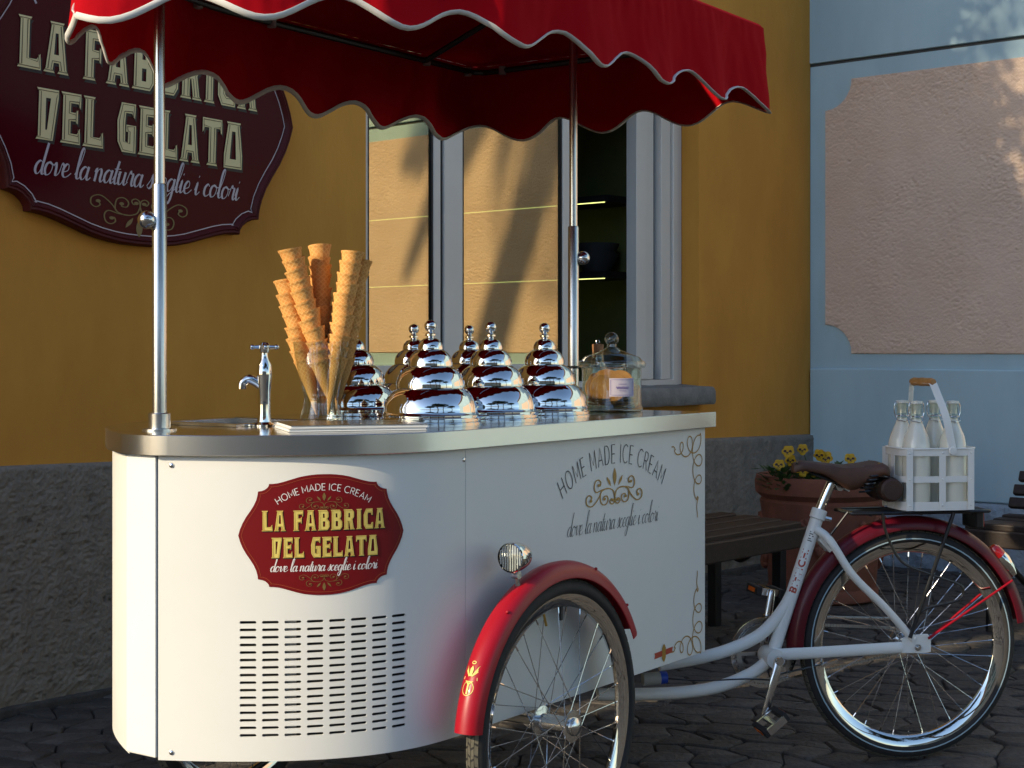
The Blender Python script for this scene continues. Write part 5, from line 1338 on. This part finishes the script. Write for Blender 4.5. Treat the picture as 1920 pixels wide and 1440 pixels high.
# corked bottle behind the jar
bu = cart_row(1121, .055); BC = cart(bu-.0, .055, ZC)
if (BC-rb).xy.length < .06: BC = cart(bu, .10, ZC)
cb = thing('corked_bottle', 'small clear glass bottle with cork stopper behind the biscuit jar', 'bottle', BC)
m_ = MB(); m_.lathe([(0, 0), (.032, 0), (.034, .005), (.034, .095), (.030, .115), (.018, .135), (.0165, .165), (.018, .168), (.015, .168), (.0145, .14), (.026, .113), (.031, .095), (.031, .01), (0, .008)], BC, Z, 32); m_.build('bottle_body', 'jar_glass', cb, smooth=40)
m_ = MB(); m_.lathe([(0, .150), (.0135, .150), (.0165, .172), (.017, .188), (0, .189)], BC, Z, 20); m_.build('cork', 'cork', cb)
m_ = MB(); m_.tube([BC+Z*.188+V(math.cos(a)*.005, 0, .006+math.sin(a)*.006) for a in [2*PI*i/12 for i in range(12)]], .0011, 6, closed=True); m_.build('ring', 'chromedull', cb)

# ================================================================ milk carrier on the rack
cc = bk(1743, 950, 0); mc = V(cc.x, cc.y, zr+.006)
carr = thing('bottle_carrier', 'white metal bottle carrier with wooden handle on the rear rack', 'carrier', mc)
HX, HY_ = .112, .058; ex, ey = -BF, BN       # long axis along the bicycle
rotc = math.radians(0); 
def cp(a_, grow, z):      # rounded rectangle ring
    pts = []; r = .045; hx, hy = HX+grow, HY_+grow+.02
    for cx, cy, a0 in ((hx-r, hy-r, 0), (-hx+r, hy-r, 90), (-hx+r, -hy+r, 180), (hx-r, -hy+r, 270)):
        for k in range(7): a = math.radians(a0+15*k); pts.append(mc+ex*(cx+r*math.cos(a))+ey*(cy+r*math.sin(a))+Z*z)
    return pts
def band(name, z0, z1, g0=0.0, g1=0.0):
    m_ = MB(); A, B, C_, D = cp(0, g0, z0), cp(0, g1, z1), cp(0, g1-.002, z1), cp(0, g0-.002, z0); n = len(A)
    for i in range(n):
        j = (i+1) % n; o = len(m_.v); m_.v += [A[i], A[j], B[j], B[i], C_[i], C_[j], D[j], D[i]]; m_.f += [(o, o+1, o+2, o+3), (o+3, o+2, o+5, o+4), (o+4, o+5, o+6, o+7), (o+7, o+6, o+1, o)]
    return m_.build(name, 'whitetrim', carr, smooth=40)
HT = .176
band('base_band', 0, .025); band('middle_band', .080, .098, .001, .001); band('top_band', HT-.020, HT, .003, .003)
m_ = MB(); m_.tube(cp(0, .0035, HT), .003, 8, closed=True); m_.build('rolled_rim', 'whitetrim', carr)
m_ = MB(); A = cp(0, -.003, .002); m_.loop_prism(A, Z*.002); m_.build('base_plate', 'whitetrim', carr, smooth=0)
ring = cp(0, .0022, 0)
for sy in (1, -1):
    for x in (-.100, -.0, .088):
        c = mc+ex*x+ey*sy*(HY_+.02+.0022); m_ = MB(); m_.box(c+Z*(HT/2), ex*.0098, ey*.0011, Z*(HT/2-.001)); m_.build('upright_strap', 'whitetrim', carr, smooth=0)
        for z in (.015, .089, HT-.012): m_ = MB(); m_.ball(c+Z*z+ey*sy*.001, .003, 8, 6); m_.build('rivet', 'whitetrim', carr)
for sx_ in (1, -1):
    c = mc+ex*sx_*(HX+.0022); m_ = MB(); m_.box(c+Z*(HT/2), ey*.0115, ex*.0011, Z*(HT/2-.001)); m_.build('upright_strap', 'whitetrim', carr, smooth=0)
hh = (EYE-(716-HYP)/FPX*4.47)-mc.z
hpts = crom([mc+ey*(HY_+.026)+ex*.030+Z*(HT-.004), mc+ey*(HY_+.020)+ex*.012+Z*(HT+.09), mc+ey*(HY_+.0)+ex*-.004+Z*(hh-.035), mc+ey*.048+ex*-.012+Z*(hh-.006), mc+ey*.036+ex*-.016+Z*hh, mc+ey*-.036+ex*-.030+Z*hh, mc+ey*-.048+ex*-.032+Z*(hh-.006), mc+ey*-HY_+ex*-.03+Z*(hh-.035), mc+ey*-(HY_+.02)+ex*-.02+Z*(HT+.09), mc+ey*-(HY_+.026)+ex*.0+Z*(HT-.004)], 6)
m_ = MB(); m_.tube(hpts, .0115, 8, flat=.16, side=ex); hd_ = m_.build('handle', 'whitetrim', carr, smooth=50)
m_ = MB(); a_, b_ = mc+ey*.050+ex*-.012+Z*hh, mc+ey*-.050+ex*-.032+Z*hh; m_.tube([a_, a_.lerp(b_, .12), a_.lerp(b_, .3), a_.lerp(b_, .5), a_.lerp(b_, .7), a_.lerp(b_, .88), b_], [.009, .0125, .0115, .0130, .0115, .0125, .009], 14); m_.build('grip', 'woodgrip', hd_)
m_ = MB(); m_.lathe([(0, .003), (.011, .002), (.012, -.002), (0, -.002)], mc+ey*(HY_+.028)+ex*.030+Z*(HT-.006), ey, 16); m_.build('hinge', 'whitetrim', hd_)
# bottles
spots = [((1718, .034), 'swing-top milk bottle facing the saddle on the near side of carrier'), ((1786, .034), 'swing-top milk bottle beside the carrier handle foot, towards the reflector'), ((1691, -.036), 'swing-top milk bottle behind, on the saddle side of the carrier'), ((1752, -.036), 'swing-top milk bottle half hidden behind the flat carrier handle')]
for (px, q), lb_ in spots:
    b = bk(px, 940, q); b = V(b.x, b.y, mc.z+.0045)
    mbt = thing('milk_bottle', lb_, 'bottle', b, 'milk bottles in the carrier')
    Rb = .0395
    m_ = MB(); m_.lathe([(0, 0), (Rb*.92, 0), (Rb, .006), (Rb, .165), (Rb*.97, .183), (Rb*.84, .205), (Rb*.58, .230), (Rb*.40, .248), (Rb*.34, .256)], b, Z, 36); m_.build('milk', 'milkglass', mbt, smooth=50)
    m_ = MB(); m_.lathe([(Rb*.40, .244), (Rb*.36, .252), (Rb*.36, .285), (Rb*.44, .287), (Rb*.44, .296), (Rb*.33, .297)], b, Z, 24); m_.build('neck', 'jar_glass', mbt)
    m_ = MB(); m_.lathe([(0, .270), (Rb*.30, .270), (Rb*.31, .298), (Rb*.44, .299), (Rb*.44, .306), (0, .308)], b, Z, 20); m_.build('stopper', 'milk', mbt)
    m_ = MB(); m_.tube([b+V(math.cos(a)*Rb*.45, math.sin(a)*Rb*.45, .262) for a in [2*PI*i/20 for i in range(20)]], .0014, 6, closed=True)
    for sg_ in (1, -1):
        e = BF*sg_; m_.tube(crom([b+e*Rb*.46+Z*.258, b+e*Rb*.60+Z*.275, b+e*Rb*.52+Z*.300, b+e*Rb*.2+Z*.303], 4), .0013, 6); m_.tube([b+e*Rb*.46+Z*.264, b+e*Rb*.5+BN*.010+Z*.250, b+BN*(Rb*.55)+Z*.246], .0013, 6)
    m_.build('wire_bail', 'chromedull', mbt)

# ================================================================ the square behind the photographer (mirrored in the steel)
def pine(x, y, h, seed, label):
    r = random.Random(seed); t_ = thing('stone_pine', label, 'tree', V(x, y, -.02), 'stone pines on the square')
    lean = V(r.uniform(-.6, .6), r.uniform(-.6, .6), 0); top = V(x, y, h*.74)+lean
    m_ = MB(); m_.tube(crom([V(x, y, -.05), V(x, y, h*.3)+lean*.3, V(x, y, h*.55)+lean*.7, top], 4), [.28-.012*i for i in range(13)], 10)
    for k in range(8):
        a = k*PI/4+r.uniform(-.3, .3); L = h*r.uniform(.20, .34); b = V(x, y, h*r.uniform(.55, .7))+lean*.85; m_.tube([b, b+V(math.cos(a)*L*.5, math.sin(a)*L*.5, L*.35), b+V(math.cos(a)*L, math.sin(a)*L, h*.13)], [.11, .08, .03], 6)
    m_.build('trunk', 'bark', t_)
    m_ = MB()
    for q in range(190):
        a = r.uniform(0, 2*PI); rr = h*.36*math.sqrt(r.random()); cz = h*(.80+.17*(1-(rr/(h*.36))**2)*r.uniform(.2, 1))
        c = V(x+math.cos(a)*rr, y+math.sin(a)*rr, cz)+lean
        for k in range(16):
            p = c+V(r.gauss(0, .28), r.gauss(0, .28), r.gauss(0, .16)); d = V(r.gauss(0, 1), r.gauss(0, 1), r.gauss(0, .8)).normalized(); leaf_into(m_, p, d, r.uniform(.25, .45), .09)
    m_.build('crown', 'pine', t_, smooth=0)
pine(3.6, -5.6, 7.2, 1, 'umbrella-shaped stone pine beside the pale long house')
pine(6.6, -6.8, 8.4, 2, 'tallest umbrella-shaped stone pine on the square')
pine(.6, -10.5, 7.6, 3, 'umbrella-shaped stone pine near the middle of the square')
pine(12.5, -4, 7.0, 4, 'umbrella-shaped stone pine standing apart near the blue building')
lh = thing('long_house', 'long pale plastered house with shuttered windows across the square', 'building', V(4, -27, 0))
m_ = MB(); m_.hexa([V(x, y, z) for z in (-.05, 5.2) for x, y in ((-14, -33), (24, -33), (24, -27), (-14, -27))]); m_.build('wall', 'plaster', lh, smooth=0)
m_ = MB(); m_.hexa([V(-14.6, -33.6, 5.203), V(24.6, -33.6, 5.203), V(24.6, -26.4, 5.203), V(-14.6, -26.4, 5.203), V(-13, -30.3, 6.8), V(23, -30.3, 6.8), V(23, -29.7, 6.8), V(-13, -29.7, 6.8)]); m_.build('roof', 'rooftile', lh, smooth=0)
for k in range(14):
    for z in (1.2, 3.6):
        m_ = MB(); m_.box(V(-12.4+k*2.7, -26.97, z), V(.5, 0), V(0, .06), V(0, 0, .75 if z > 2 else 1.0)); m_.build('window', 'shutter', lh, smooth=0)
# leaning palm past the end of the ochre building; it throws the frond shadows on the blue wall
pm = thing('palm_tree', 'leaning palm tree beyond the end of the ochre building', 'tree', V(-7.0, -.23, -.02))
ptop = V(-7.65, .70, 9.8)
m_ = MB(); m_.tube(crom([V(-7.0, -.23, -.05), V(-7.0, -.23, 4.8), V(-7.08, -.12, 6.7), V(-7.2, .05, 7.6), V(-7.5, .5, 8.9), ptop], 5), [.19-.002*i for i in range(26)], 12); m_.build('trunk', 'bark', pm)
rpm = random.Random(21); 
for k in range(34):
    a = 2*PI*k/34*2.4+rpm.uniform(-.2, .2); el = rpm.uniform(-.6, 1.1); L = rpm.uniform(1.4, 2.0); d = V(math.cos(a)*math.cos(el), math.sin(a)*math.cos(el), math.sin(el))
    path = crom([ptop, ptop+d*L*.4, ptop+d*L*.75-Z*.18, ptop+d*L-Z*.62], 6); m_ = MB(); m_.tube(path, [.02]*18+[.008], 5)
    n_ = len(path)
    for i in range(3, n_-1):
        t = (path[i+1]-path[i]).normalized(); sd = t.cross(Z).normalized()
        for s_ in (1, -1):
            for j in (0, .5): leaf_into(m_, path[i].lerp(path[i+1], j), (sd*s_+t*.6-Z*.35).normalized(), .42*math.sin(PI*min(.95, (i+1)/n_))+.08, .022)
    m_.build('frond', 'palm', pm, smooth=0)

# unseen leaves added over the ochre roof edge to dapple sun on blue wall
vn = thing('dapple_leaves', 'leafy screen added out of view above the roof to dapple the sun', 'plant', wall(1.0, WH+.14, .1)); rv = random.Random(33)
m_ = MB()
for k in range(7):
    t = -.9+k*.6; m_.tube(crom([wall(t, WH+.12, .12), wall(t+.2, WH+.4, .08), wall(t+.5, WH+.55+.2*(k % 2), .1), wall(t+.9, WH+.62, .06)], 5), .010, 6)
m_.build('stem', 'bark', vn)
m_ = MB()
for q in range(70):
    c = wall(rv.uniform(-1.0, 2.9), WH+.16+abs(rv.gauss(0, .42)), rv.uniform(-.05, .35))
    for k in range(11):
        p = c+V(rv.gauss(0, .09), rv.gauss(0, .09), rv.gauss(0, .07)); d = V(rv.gauss(0, 1), rv.gauss(0, 1), rv.gauss(0, .7)).normalized(); leaf_into(m_, p, d, rv.uniform(.08, .14), .035)
m_.build('foliage', 'leaf', vn, smooth=0)
